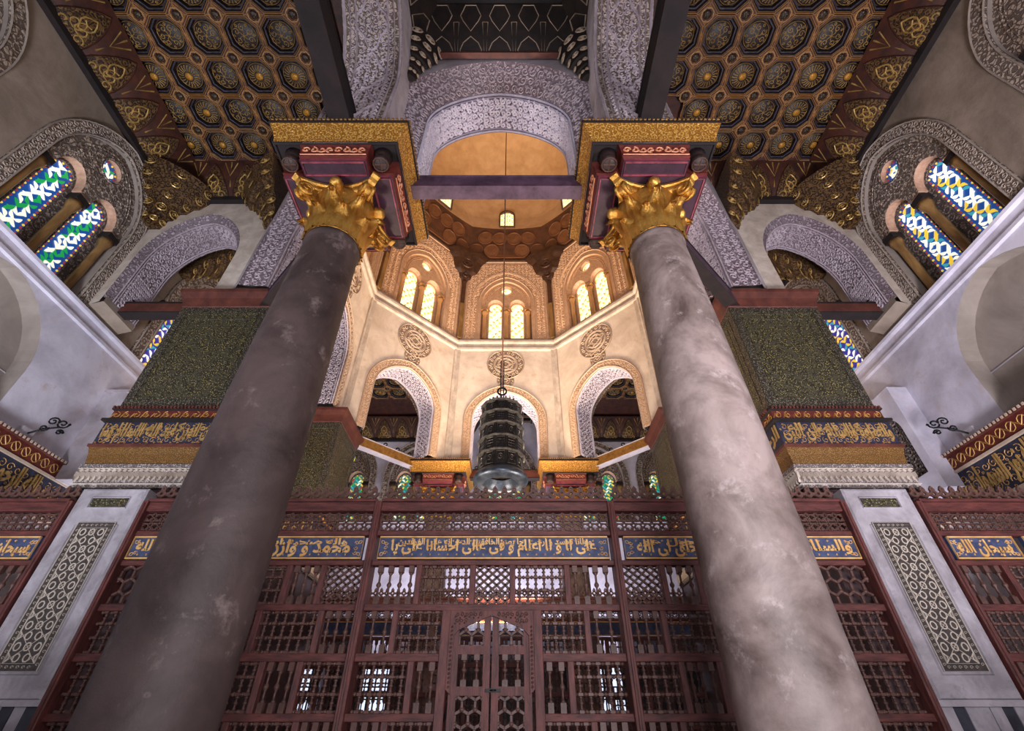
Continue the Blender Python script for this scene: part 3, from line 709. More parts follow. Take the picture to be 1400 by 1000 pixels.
for sx in (-1, 1):
    for far in (0, 1):
        xs = [sx*(7.25-i*.735) for i in range(6)]
        Yw = 6.2
        ys = [5.26-j*.72 for j in range(9)]; yb = YN
        if far: ys = [mir(y) for y in ys][:5]; yb = YF
        fy = (lambda y: mir(y)) if far else (lambda y: y)
        skip = lambda x, y: (lambda Y: (8.8-Y)+abs(x) < 7.95+.2)(fy(y) if far else y) 
        yw = fy(Yw); e = (sx*XW, yw); 
        yend = YN if not far else YF
        inY = -1 if not far else 1
        coves = [((sx*XW, yend), (sx*XW, yw), (-sx, 0), 11 if not far else 7), ((sx*XW, yw), (sx*4.2, yw), (0, inY), 5)]
        if far: coves.append(((sx*XW, YF), (sx*2.5, YF), (0, -1), 7))
        else: coves.append(((sx*XW, YN), (sx*2.5, YN), (0, 1), 7))
        corners = [(sx*XW, yw, -sx, inY), (sx*5.0, yw, sx, inY)]
        ceiling_bay(xs, ys, sx*XW, sx*2.3, yw, yend, skip, coves, corners, [(sx*2.3, yend), (sx*7.95, yend), (sx*7.95, fy(6.5)), (sx*5.5, fy(6.5)), (sx*2.3, fy(3.25))])
    # side aisle bay between the cross walls
    xs = [sx*(7.3-i*.6) for i in range(3)]; ys = [7.9+.735*k for k in range(4)]
    ceiling_bay(xs, ys, sx*XW, sx*5.56, 6.9, 10.7, lambda x, y: False, [((sx*XW, 7.4), (sx*XW, 10.2), (-sx, 0), 4)], [(sx*XW, 7.45, -sx, 1), (sx*XW, 10.15, -sx, -1)])

# central bay ceilings: black wood with cream lines
def centre_ceiling(far):
    f = (lambda y: mir(y)) if far else (lambda y: y)
    root = bpy.data.objects.new('ceiling', None); COL.objects.link(root); root['kind'] = 'structure'; root.location = (0, f(1), ZF); WL[root.name] = Vector(root.location)
    D = lambda x, y, o: (x, f(y), ZF-o)
    mb = MB(); yn = YN
    cell = .44
    for i in range(5):
        for j in range(9):
            cx, cy = -.88+i*cell, 2.25-j*cell; m2 = MB()
            h = cell/2
            slab(m2, lambda a, b, d: (a, f(b), ZF+d), rect(cx-h, cx+h, cy-h, cy+h), [rect(cx-h*.68, cx+h*.68, cy-h*.68, cy+h*.68)], 0, .14, 0, 0, back=False, rim=False)
            m2.add([(a, f(b), ZF+.14) for a, b in rect(cx-h*.7, cx+h*.7, cy-h*.7, cy+h*.7)], [(0,1,2,3)], 2)
            ribs(m2, [rect(cx-h*.74, cx+h*.74, cy-h*.74, cy+h*.74)+[(cx-h*.74, cy-h*.74)]], D, .014, .01, 1)
            ribs(m2, [spiral(cx+s*.05, cy, .05, 1.2, 0, s) for s in (-1, 1)], lambda x, y, o: (x, f(y), ZF+.14-o), .012, .01, 3)
            m2.build('coffer', [CEN_FIELD, CEN_LINE, COF_RED, COF_SCROLL], root)
    mb.box((-1.9, min(f(YN), f(3.15)), ZF+.15), (1.9, max(f(YN), f(3.15)), ZF+.3))
    mb.build('ceiling_boards', CEN_FIELD, root)
    # cove above the chamber wall
    yw = 3.2
    def S(s, t, o=0): return (s, f(yw-.62*t-o*.5), ZC+(ZF-ZC)*(t-.08*math.sin(PI*t))-o*.6)
    mb = MB(); mb.loft([[S(-1.56+3.12*i/12, t) for i in range(13)] for t in [j/5 for j in range(6)]], 0, True, False)
    mb.box((-1.55, min(f(yw), f(yw-.1)), ZC-.06), (1.55, max(f(yw), f(yw-.1)), ZC), 1); mb.build('cove_backing', [CEN_FIELD, WOOD_R], root)
    for i in range(5):
        x = -1.08+i*.54; m2 = MB(); P = [(x-.2, .03), (x-.2, .16), (x-.14, .3), (x, .42), (x+.14, .3), (x+.2, .16), (x+.2, .03), (x-.2, .03)]
        ribs(m2, [P], S, .02, .02, 0); m2.build('cove_arch_line', CEN_LINE, root)
        if i < 4:
            q = x+.27; m2 = MB(); P = [(q-.05, .68), (q+.05, .68), (q+.02, .08), (q-.02, .08), (q-.05, .68)]
            ribs(m2, [P], S, .016, .02, 0); m2.build('cove_taper_line', CEN_LINE, root)
        m2 = MB(); ribs(m2, [[(x-.27+.08, .8), (x-.14, .7), (x, .52), (x+.14, .7), (x+.27-.08, .8)], [(x-.19, .8), (x-.1, .98), (x+.1, .98), (x+.19, .8)]], S, .018, .02, 0); m2.build('cove_zigzag_line', CEN_LINE, root)
    for s in (-1, 1): corner_bracket(s*1.55, f(3.2), -s, 1 if far else -1, root, CEN_FIELD, CEN_LINE, .42)
    # side strips of cove against the transverse arches
    for s in (-1, 1):
        m2 = MB(); m2.loft([[(s*(1.56-.4*t), f(3.2-.5*i), ZC+(ZF-ZC)*t) for i in range(12)] for t in (0, .3, .6, 1)], 0, True, False)
        for i in range(9):
            y0 = 2.75-i*.54; ribs(m2, [[(y0-.2, .05), (y0-.14, .45), (y0, .62), (y0+.14, .45), (y0+.2, .05), (y0-.2, .05)]], lambda u, t, o: (s*(1.56-.4*t-o), f(u), ZC+(ZF-ZC)*t-o), .018, .02, 1)
        m2.build('side_cove', [CEN_FIELD, CEN_LINE], root)
centre_ceiling(0); centre_ceiling(1)
# ------------------------------------------------------------ octagonal chamber
A0 = 4.35; TH = 1.2; ZS = 12.95; ZR = 17.9
def face(k, ap=A0):
    a = k*PI/4; n = (-math.sin(a), math.cos(a)); u = (math.cos(a), math.sin(a))
    return F((n[0]*ap, CY+n[1]*ap, 0), u, n)
HI = A0*math.tan(PI/8); HO = (A0+TH)*math.tan(PI/8)
DETAIL = {0, 1, 7}
SIDE = {0: 'far', 1: 'far_left', 7: 'far_right', 2: 'left', 6: 'right', 3: 'near_left', 5: 'near_right', 4: 'near'}
def medallion(T, c, z, r, parent, big):
    mb = MB(); n = 28 if big else 18
    slab(mb, T, circ(c, z, r, n), [], -.02, 0, 0, 0, back=False)
    D = lambda a, b, o: T(a, b, -.02-o)
    for f in ((.97, .62, .56, .4, .36) if big else (.95, .5)):
        q = circ(c, z, r*f, n); ribs(mb, [q+[q[0]]], D, r*.045, .02, 1)
    m = 18 if big else 12
    S = []
    for i in range(m):
        a = 2*PI*i/m; S.append(spiral(c+r*.79*math.cos(a), z+r*.79*math.sin(a), r*.12, 1.1, a, 1 if i % 2 else -1, 7))
    for i in range(6):
        a = PI*i/3; S.append([(c+r*.34*math.cos(a), z+r*.34*math.sin(a)), (c+r*.34*math.cos(a+2*PI/3), z+r*.34*math.sin(a+2*PI/3))])
        S.append(spiral(c+r*.2*math.cos(a), z+r*.2*math.sin(a), r*.09, 1, a, 1, 6))
        S.append([(c+r*.4*math.cos(a), z+r*.4*math.sin(a)), (c+r*.56*math.cos(a+.3), z+r*.56*math.sin(a+.3)), (c+r*.4*math.cos(a+.6), z+r*.4*math.sin(a+.6))])
    ribs(mb, S, D, r*.035, .018, 1)
    mb.build('medallion' if big else 'small_medallion', [MED_G, MED_R], parent)
for k in range(8):
    T = face(k); det = k in DETAIL
    if k == 4: hin = arch(0, 1.27, IMP+.03, 9.85, 11.08, 30, .1)
    else: hin = arch(0, 1.1, IMP+.03, 9.62, 10.75, 26, .15)
    mb = MB()
    slab(mb, T, rect(-HI, HI, IMP+.03, ZS), [hin], 0, TH, 0, 0, back=False, rim=False)
    # outer face with a wider first order
    if k == 4:
        hout = arch(0, 1.66, IMP+.03, 9.75, 11.33, 30, .1); To = lambda a, w, d: T(-a, w, TH-d); dm = .45
    else:
        hout = arch(0, 1.42, IMP+.03, 9.5, 11.02, 26, .15); To = lambda a, w, d, T=T: T(-a, w, TH-d); dm = .4
    slab(mb, To, rect(-HO, HO, IMP+.03, ZT+.8), [hout], 0, 0, 1, 1, back=False, rim=False)
    hin_r = [(-a, b) for a, b in hin][::-1]
    wall = mb.build('wall_octagon_'+SIDE[k], [P_CREAM, P_GREY], kind='structure', at=T(0, IMP, 0))
    # chamfered outer order (carved) and inner soffit (lace)
    mb = MB(); n = len(hout)
    mb.loft([[To(p[0], p[1], 0) for p in hout], [To(p[0], p[1], dm*.12) for p in hout]], 0, False, False)
    mb.loft([[To(p[0], p[1], dm*.12) for p in hout], [To(p[0], p[1], dm) for p in hin_r]], 0, False, False)
    if k in (3, 4, 5):
        cum = [0]
        for a, b in zip(hout, hout[1:]): cum.append(cum[-1]+math.hypot(b[0]-a[0], b[1]-a[1]))
        wdt = math.hypot(dm*.88, .3)
        def CH(s, v, o, hout=hout, hin_r=hin_r, cum=cum, wdt=wdt, dm=dm, To=To):
            s = min(max(s, 0), cum[-1]-1e-6)
            for i in range(len(cum)-1):
                if cum[i+1] >= s: break
            t = (s-cum[i])/(cum[i+1]-cum[i]); f_ = v/wdt
            P = [hout[i][q]+(hout[i+1][q]-hout[i][q])*t for q in (0, 1)]; Q = [hin_r[i][q]+(hin_r[i+1][q]-hin_r[i][q])*t for q in (0, 1)]
            dx, dy = hout[i+1][0]-hout[i][0], hout[i+1][1]-hout[i][1]; l = math.hypot(dx, dy) or 1
            return To(P[0]+(Q[0]-P[0])*f_+dy/l*o*.7, P[1]+(Q[1]-P[1])*f_-dx/l*o*.7, dm*(.12+.88*f_)-o*.7)
        ribs(mb, arabesque(cum[-1], wdt, .17, 5), CH, .022, .018, 1)
    mb.build('carved_outer_order', [S_LILAC if k in (3, 4, 5) else S_BUFF, RIB_LILAC], wall)
    mb = MB(); mb.loft([[To(p[0], p[1], dm) for p in hin_r], [To(p[0], p[1], TH) for p in hin_r]], 0, False, False)
    fn, L = curve_map(To, hin_r, 1); wd = TH-dm
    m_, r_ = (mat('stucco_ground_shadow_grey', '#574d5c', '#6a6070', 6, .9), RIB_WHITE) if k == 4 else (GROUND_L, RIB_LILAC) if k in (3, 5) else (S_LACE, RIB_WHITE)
    R2 = lambda s, v, o: fn(s, dm+v, o)
    for v, w in ((.03, .035), (.085, .015), (wd-.03, .035), (wd-.085, .015)):
        ribs(mb, [[(L*i/60, v) for i in range(61)]], R2, w, .025, 1)
    if k in (3, 4, 5):
        ribs(mb, shift(arabesque(L, wd-.2, .115, 9), 0, .1), R2, .034, .022, 1, 0, True)
        ribs(mb, shift(girih(L, wd-.22, .2), 0, .11), R2, .02, .026, 1)
    else: ribs(mb, shift(arabesque(L, wd-.2, .14, 9), 0, .1), R2, .02, .016, 1)
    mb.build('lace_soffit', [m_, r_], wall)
    if k == 4: continue
    # carved band round the arch, roundels, corner pilasters
    if k not in (3, 5):
        carved_band(T, hin, arch(0, 1.38, IMP+.03, 9.62, 11.05, 26, .15), 0, .035, GROUND_T if det else S_TAN, MED_R, wall, 'arch_band', .12, .02, 4, .035, True)
        medallion(T, 0, 11.24, .31, wall, False); medallion(T, 0, 11.98, .68, wall, True)
    if k not in (3, 5):
        for s in (-1, 1):
            mb = MB(); mb.box((s*HI-.14, IMP, 0), (s*HI+.14, ZS-.1, .0), 0, lambda a, w, d: T(a, w, d)); m2 = MB()
            a0, a1 = (HI-.13, HI+.02) if s > 0 else (-HI-.02, -HI+.13)
            m2.box((a0, IMP+.02, -.05), (a1, ZS-.1, .02), 0, lambda a, w, d: T(a, w, d)); m2.build('corner_pilaster', P_EDGE, wall)
    # sill course and upper stage
    mb = MB()
    prof = [(12.62, 0), (12.66, -.07), (12.74, -.08), (12.8, -.03), (12.93, -.03), (12.97, -.1), (13.05, -.11), (13.12, -.05), (13.18, -.04), (13.2, 0)]
    mb.loft([[T(s*(HI+d*.41), w, d) for s in (-1, 1)] for w, d in prof], 0, False, False)
    mb.build('sill_course', P_EDGE, wall)
    mb = MB(); slab(mb, T, rect(-HI, HI, ZS, ZR+.3), [arch(0, 1.0, 13.25, 15.15, 16.5, 22)], 0, .35, 0, 0, back=False, rim=False)
    mb.add([T(a, b, .6) for a, b in rect(-2, 2, ZS, ZR+.3)], [(0,1,2,3)], 0)
    D = lambda a, b, o: T(a, b, -o)
    for hw, za, zs_, w in ((1.42, 17.05, 15.3, .03), (1.36, 16.98, 15.3, .015), (1.12, 16.72, 15.2, .025)):
        ribs(mb, [arch(0, hw, 13.25, zs_, za, 22)], D, w, .03, 1)
    ribs(mb, [[(-1.62, 13.25), (-1.62, 16.9), (-1.35, 17.3), (-1.2, 17.72), (1.2, 17.72), (1.35, 17.3), (1.62, 16.9), (1.62, 13.25)]], D, .03, .025, 1)
    if det:
        st = [s_ for s_ in shift(arabesque(3.1, 4.3, .155, 6), -1.55, 13.3) if all((abs(q[0]) > 1.16 or q[1] > 15.2+1.45*math.sqrt(max(0, 1-(q[0]/1.16)**2))) for q in s_)]
        ribs(mb, st, D, .02, .016, 1)
    mb.build('window_stage', [S_TAN if not det else GROUND_T, RIB_TAN], wall)
    if k in (0, 1, 2, 6, 7):
        window(T, k*PI/4, 0, 5.5, look(LOOK_O, 'pale glowing twin-light window in the %s face of the octagon' % SIDE[k].replace('_', ' ')), PAL_O, False)
# dark muqarnas brackets and colonnettes in the upper corners, ring and dome
ring = bpy.data.objects.new('ceiling_dome', None); COL.objects.link(ring); ring['kind'] = 'structure'; ring.location = (0, CY, ZR); WL[ring.name] = Vector((0, CY, ZR))
VR = A0/math.cos(PI/8)
for k in range(8):
    a = PI/2+PI/8+k*PI/4; ux, uy = math.cos(a), math.sin(a); tx, ty = -uy, ux
    T = lambda s, z, d: (ux*(VR-d)+tx*s, CY+uy*(VR-d)+ty*s, z)
    def ringpt(hw, z, d):   # follows the two walls with half-width hw, inner bulge d
        sl = math.tan(PI/8)
        return [T(-hw, z, hw*sl*1.0), T(-hw*.55, z, hw*.55*sl+d*.8), T(0, z, d), T(hw*.55, z, hw*.55*sl+d*.8), T(hw, z, hw*sl)]
    mb = MB(); mb.loft([ringpt(*q) for q in ((.07, 16.2, .04), (.12, 16.45, .08), (.24, 16.6, .14), (.3, 16.8, .17), (.5, 16.95, .24), (.6, 17.25, .3), (.66, 17.5, .34), (.84, 17.7, .4), (.95, 17.9, .44), (.95, 18.0, .45))], 0, False, False)
    for z, r, d in ((17.3, .26, .34), (16.7, .1, .18)):
        q = circ(0, z, r, 14); ribs(mb, [q+[q[0]]], lambda s, zz, o: T(s, zz, d+o), .05, .04, 1)
        ribs(mb, [[(0, z-r*.6), (r*.6, z), (0, z+r*.6), (-r*.6, z), (0, z-r*.6)]], lambda s, zz, o: T(s, zz, d+o), .04, .03, 1)
    mb.build('corner_muqarnas', [mat('dark_muqarnas_wood', '#2f1d14', '#4e3222', 5, .5, bump=.3), WOOD_DOME], ring)
    mb = MB(); mb.box((-.075, 15.05, -.02), (.075, 16.4, .13), 0, T); mb.box((-.09, 13.2, -.02), (.09, 15.05, .15), 1, T); mb.build('corner_colonnette', [WOOD_DOME, COLON], ring)
mb = MB(); N_ = 64
def octr(a, ap):
    q = (a % (PI/4)); q = q-PI/8 if False else ((a+PI/8) % (PI/4))-PI/8
    return ap/math.cos(q)
def ringz(t):
    rows = []
    for j in range(N_):
        a = 2*PI*j/N_; ro = octr(a+PI/2, 4.38); rc = 3.86+(octr(a+PI/2, 3.86)-3.86)*.55; f = t
        r = ro+(rc-ro)*f**.9; rows.append((r*math.cos(a), CY+r*math.sin(a), ZR-.05+(19.55-ZR)*f))
    return rows
mb.loft([ringz(t/8) for t in range(9)], 0, True, True)
mb.loft([[(p[0], p[1], p[2]-.02) for p in ringz(0)], [(p[0]*.985, CY+(p[1]-CY)*.985, p[2]-.02) for p in ringz(0)], [(p[0]*.985, CY+(p[1]-CY)*.985, p[2]+.1) for p in ringz(0)]], 1)
mb.build('wooden_ring', [WOOD_DOME, mat('dark_muqarnas_wood', '#2f1d14')], ring)
for k in range(8):
    for row, (t, rr, offs) in enumerate(((.3, .34, (-.52, -.26, .26, .52)), (.68, .33, (-.38, -.13, .13, .38)))):
        for of in offs:
            a = PI/2+k*PI/4+of*.62
            def P(t_, a_):
                ro = octr(a_+PI/2, 4.38); rc = 3.86+(octr(a_+PI/2, 3.86)-3.86)*.55; r = ro+(rc-ro)*t_**.9
                return Vector((r*math.cos(a_), CY+r*math.sin(a_), ZR-.05+(19.55-ZR)*t_))
            c = P(t, a); e1 = (P(t, a+.05)-P(t, a-.05)).normalized(); e2 = (P(t+.05, a)-P(t-.05, a)).normalized(); n_ = e1.cross(e2)
            if n_.dot(Vector((0, CY, 15))-c) < 0: n_ = -n_
            mb = MB(); mb.loft([[tuple(c+e1*r*math.cos(2*PI*j/16)+e2*r*math.sin(2*PI*j/16)+n_*o) for j in range(16)] for r, o in ((rr, -.05), (rr, .05), (rr*.9, .05), (rr*.86, .02), (.02, .03))], 0, False, True)
            mb.build('ring_roundel', WOOD_PANEL, ring)
    T = lambda s, z, d, a=k*PI/4: (math.cos(a)*s-math.sin(a)*(4.0-d), CY+math.sin(a)*s+math.cos(a)*(4.0-d), z)
    mb = MB(); mb.box((-.75, 17.98, -.0), (.75, 18.3, .04), 0, lambda s, z, d: T(s, z, -.3+d)); mb.build('ring_panel', WOOD_PANEL, ring)
mb = MB()
mb.loft([ [(p[0], p[1], z) for p in ringz(1)] for z in (19.5, 20.3)], 0, True)
rows = []
for i in range(1, 13):
    f = i/12; ph = f*PI/2
    rows.append([(p[0]*math.cos(ph)+0 if False else (3.9*math.cos(ph)*math.cos(2*PI*j/N_))*(1)+(p[0]-3.9*math.cos(2*PI*j/N_))*(1-f)**2, CY+(3.9*math.cos(ph)*math.sin(2*PI*j/N_))+((p[1]-CY)-3.9*math.sin(2*PI*j/N_))*(1-f)**2, 20.3+4.4*math.sin(ph)) for j, p in enumerate(ringz(1))])
mb.loft([[(p[0], p[1], 20.3) for p in ringz(1)]]+rows, 0, True, True, False, True)
mb.build('dome_shell', DOME, ring)
for k in range(8):
    a = k*PI/4; T = lambda s, z, d, a=a: (math.cos(a)*s-math.sin(a)*(3.84+d), CY+math.sin(a)*s+math.cos(a)*(3.84+d), z)
    r_ = bpy.data.objects.new(numbered('window'), None); COL.objects.link(r_); r_['kind'] = 'structure'; r_.location = T(0, 19.6, 0); WL[r_.name] = Vector(r_.location); r_['label'] = 'small arched coloured window at the foot of the dome'
    mb = MB(); fr = arch(0, .36, 19.58, 20.5, 20.88, 12); inn = arch(0, .3, 19.64, 20.48, 20.8, 12)
    slab(mb, T, fr, [inn], -.06, .06); mb.build('window_frame', WOOD_DOME, r_)
    mb = MB(); slab(mb, T, inn, [], 0, .02, 0, 0, True, False, False); mb.build('glass', G_PALE, r_)
    mb = MB(); rd = random.Random(k)
    for i in range(5):
        for j in range(10):
            x, z = -.24+i*.12, 19.7+j*.12
            if abs(x) < .26 and (z < 20.5 or math.hypot(x, z-20.48) < .28):
                q = (i+j) % 3; r2 = .045; mb.add([T(x+r2*math.cos(h*PI/2), z+r2*math.sin(h*PI/2), -.012) for h in range(4)], [(0,1,2,3)], (0 if q == 0 else 1 if q == 1 else 2) if abs(i-2) != 0 or j % 3 else 3)
    mb.build('glass_pieces', [G_TEAL, G_YELL, G_WHITE, G_GREEN], r_, kind='stuff')

# ------------------------------------------------------------ cross walls and transverse arches
for sx in (-1, 1):
    for far in (0, 1):
        sd = ('left' if sx < 0 else 'right'); y0 = 6.2 if not far else mir(6.2); n = 1 if not far else -1
        T = F((0, y0, 0), (sx, 0), (0, n))
        hole = arch(6.65, .95, IMP+.03, 9.3, 10.68, 24, .12); big = arch(6.65, 1.04, IMP+.03, 9.35, 10.85, 24, .12)
        mb = MB()
        slab(mb, T, [(4.4, ZT+.8), (4.4, IMP+.03)]+[(big[0][0], IMP+.03)]+big[1:-1]+[(big[-1][0], 7.95), (7.8, 7.88), (7.95, 7.8), (7.95, ZT+.8)], [], 0, .85, 0, 0, back=False, rim=False)
        slab(mb, T, [(4.4, ZT+.8), (4.4, IMP+.03)]+[(hole[0][0], IMP+.03)]+hole[1:-1]+[(hole[-1][0], 7.95), (7.8, 7.88), (7.95, 7.8), (7.95, ZT+.8)], [], .85, .85, 0, 0, back=False, rim=False)
        w_ = mb.build('wall_cross_%s_%s' % ('far' if far else 'near', sd), [P_GREY if far else P_EDGE], kind='structure', at=T(6.47, IMP, 0))
        mb = MB(); mb.loft([[T(p[0], p[1], 0) for p in big], [T(p[0], p[1], .12) for p in hole], [T(p[0], p[1], .85) for p in hole]], 0, False, False)
        m2 = MB(); m2.loft([[T(q[0], q[1], d) for q in ((7.61, 8.1), (7.6, 7.95), (7.8, 7.88), (7.95, 7.8))] for d in (0, .85)], 0, False, False); m2.build('corbel', P_TAUPE, w_)
        fn, L = curve_map(T, hole, 1); R2 = lambda s, v, o: fn(s, .12+v, o)
        for v, w in ((.03, .03), (.08, .015), (.65, .03), (.7, .02)): ribs(mb, [[(L*i/50, v) for i in range(51)]], R2, w, .02, 1)
        ribs(mb, shift(arabesque(L, .52, .13, 12), 0, .11), R2, .026, .02, 1)
        ribs(mb, shift(girih(.8, .5, .12), .1, .12)+shift(girih(.8, .5, .12), L-.9, .12), R2, .02, .03, 1)
        mb.build('carved_soffit', [S_LILAC, RIB_LILAC], w_)
        # transverse arch between column and end wall
        T = F((sx*1.56, CY if far else CY, 0), (0, 1), (sx, 0))
        if far: Tt = lambda u, w, d, T=T: T(mir(u)-CY, w, d)
        else: Tt = lambda u, w, d, T=T: T(u-CY, w, d)
        ye = YN if not far else mir(YF)
        cc = (ye+2.95)/2; hwa = (2.95-ye)/2
        h1 = arch(cc, hwa, IMP+.03, 9.4, 11.3 if not far else 11.2, 26, .08)
        mb = MB()
        for d in (0, .96): slab(mb, Tt, rect(ye-.1, 3.9, IMP+.03, ZT+.9), [h1], d, d, 0, 0, back=False, rim=False)
        mb.box((3.89, IMP, 0), (3.9, ZT+.8, .96), 0, lambda a, b, c: Tt(a, b, c))
        w2 = mb.build('wall_transverse_%s_%s' % ('far' if far else 'near', sd), [P_GREY], kind='structure', at=Tt(cc, IMP, .48))
        mb = MB(); fn, L = curve_map(Tt, h1, 1); mb.loft([[Tt(p[0], p[1], 0) for p in h1], [Tt(p[0], p[1], .96) for p in h1]], 0, False, False)
        R2 = lambda s, v, o: fn(s, v, o); s0 = L-1.35 if True else 0
        for v, w in ((.03, .05), (.12, .02), (.22, .03), (.74, .03), (.84, .02), (.93, .05)): ribs(mb, [[(s_, v) for s_ in [i*(L)/70 for i in range(71)]]], R2, w, .025, 1)
        st = shift(arabesque(L, .48, .12, 21), 0, .24); ribs(mb, st, R2, .02, .015, 1)
        for i in range(int(L/.95)):
            c_ = .4+i*.95; q = [(c_+1.75*(.22+.04*math.cos(4*a*PI/12))*math.cos(a*PI/12), .48+(.22+.04*math.cos(4*a*PI/12))*math.sin(a*PI/12)) for a in range(25)]
            ribs(mb, [q], R2, .035, .028, 1)
        ribs(mb, [spiral(s_, v, .05, 1, 0) for s_ in [i*.11 for i in range(int(L/.11))] for v in (.17, .79)], R2, .014, .012, 1)
        mb.build('carved_soffit', [S_BUFF, RIB_LILAC], w2)

# ------------------------------------------------------------ columns with gilded capitals
def leaf_mesh(H, Wd, out, r0):
    mb = MB(); ns, nt = 12, 9; V = []
    for i in range(ns+1):
        s = i/ns
        z = H*(s if s < .8 else .8+.2*math.sin((s-.8)/.2*PI*.8)*.9-(.12*(s-.8)/.2)); cur = out*(max(0, s-.55)/.45)**1.8
        w = Wd*(.62+.38*math.sin(PI*min(1, s*1.1)))*(1 if s < .75 else max(.12, 1-((s-.75)/.25)**2*.88))*(1+.13*math.cos(s*26))
        for j in range(nt):
            t = (j/(nt-1)-.5)*2; r = r0(z)+.02+cur+.03*math.cos(t*PI*.5)+.012*math.cos(t*9)-.05*abs(t)**3*s
            a = t*w/2/max(.2, r); V.append((r*math.cos(a), r*math.sin(a), z))
    mb.add(V, [(i*nt+j, i*nt+j+1, (i+1)*nt+j+1, (i+1)*nt+j) for i in range(ns) for j in range(nt-1)], 0, True)
    me = bpy.data.meshes.new('acanthus_leaf'); me.from_pydata(mb.v, [], mb.f); me.materials.append(GOLD); me.polygons.foreach_set('use_smooth', mb.s)
    return me
bell = lambda z: .33+.02*math.sin(z*4)+.12*(max(0, z)/.78)**3
LEAF1 = leaf_mesh(.42, .3, .13, bell); LEAF2 = leaf_mesh(.68, .27, .17, bell)
def simple_mesh(name, mb, mats):
    me = bpy.data.meshes.new(name); me.from_pydata(mb.v, [], mb.f)
    for m in mats: me.materials.append(m)
    me.polygons.foreach_set('material_index', mb.m); me.polygons.foreach_set('use_smooth', mb.s); return me
mb = MB()   # volute: rolled scroll whose axis lies across the diagonal, at +x
mb.tube([(.38+.2*t, 0, .45+.22*t) for t in (0, .5, 1)], [.03, .045, .05], 8)
cx, cz = .585, .69
for s in (-1, 1):
    mb.tube([(cx+(.115*(1-.75*i/22))*math.cos(2.4-i*.5), s*(.05+.0015*i), cz+(.115*(1-.75*i/22))*math.sin(2.4-i*.5)) for i in range(23)], [.03-.0008*i for i in range(23)], 7)
mb.lathe((0,0,0), [(.0, -.07), (.085, -.06), (.07, 0), (.085, .06), (.0, .07)], 12, 0, True, 0, False, lambda x, y, z: (cx+x, z, cz+y))
VOL = simple_mesh('volute', mb, [GOLD])
mb = MB(); mb.lathe((0,0,0), [(.0, -.02), (.06, -.02), (.1, .0), (.085, .03), (.1, .05), (.075, .09), (.085, .11), (.05, .15), (.0, .16)], 14, 0, True, 0, False, lambda x, y, z: (.4+z*1.0, x, .8+y))
FLEU = simple_mesh('fleuron', mb, [GOLD])
mb = MB(); P = []
for k in range(4):
    a = k*PI/2
    for i in range(13):
        t = i/12*2-1; x = .40+.20*t*t+.0; y = t*.60
        if abs(t) == 1: x = .60; y = t*.52
        P.append((x*math.cos(a)-y*math.sin(a), x*math.sin(a)+y*math.cos(a)))
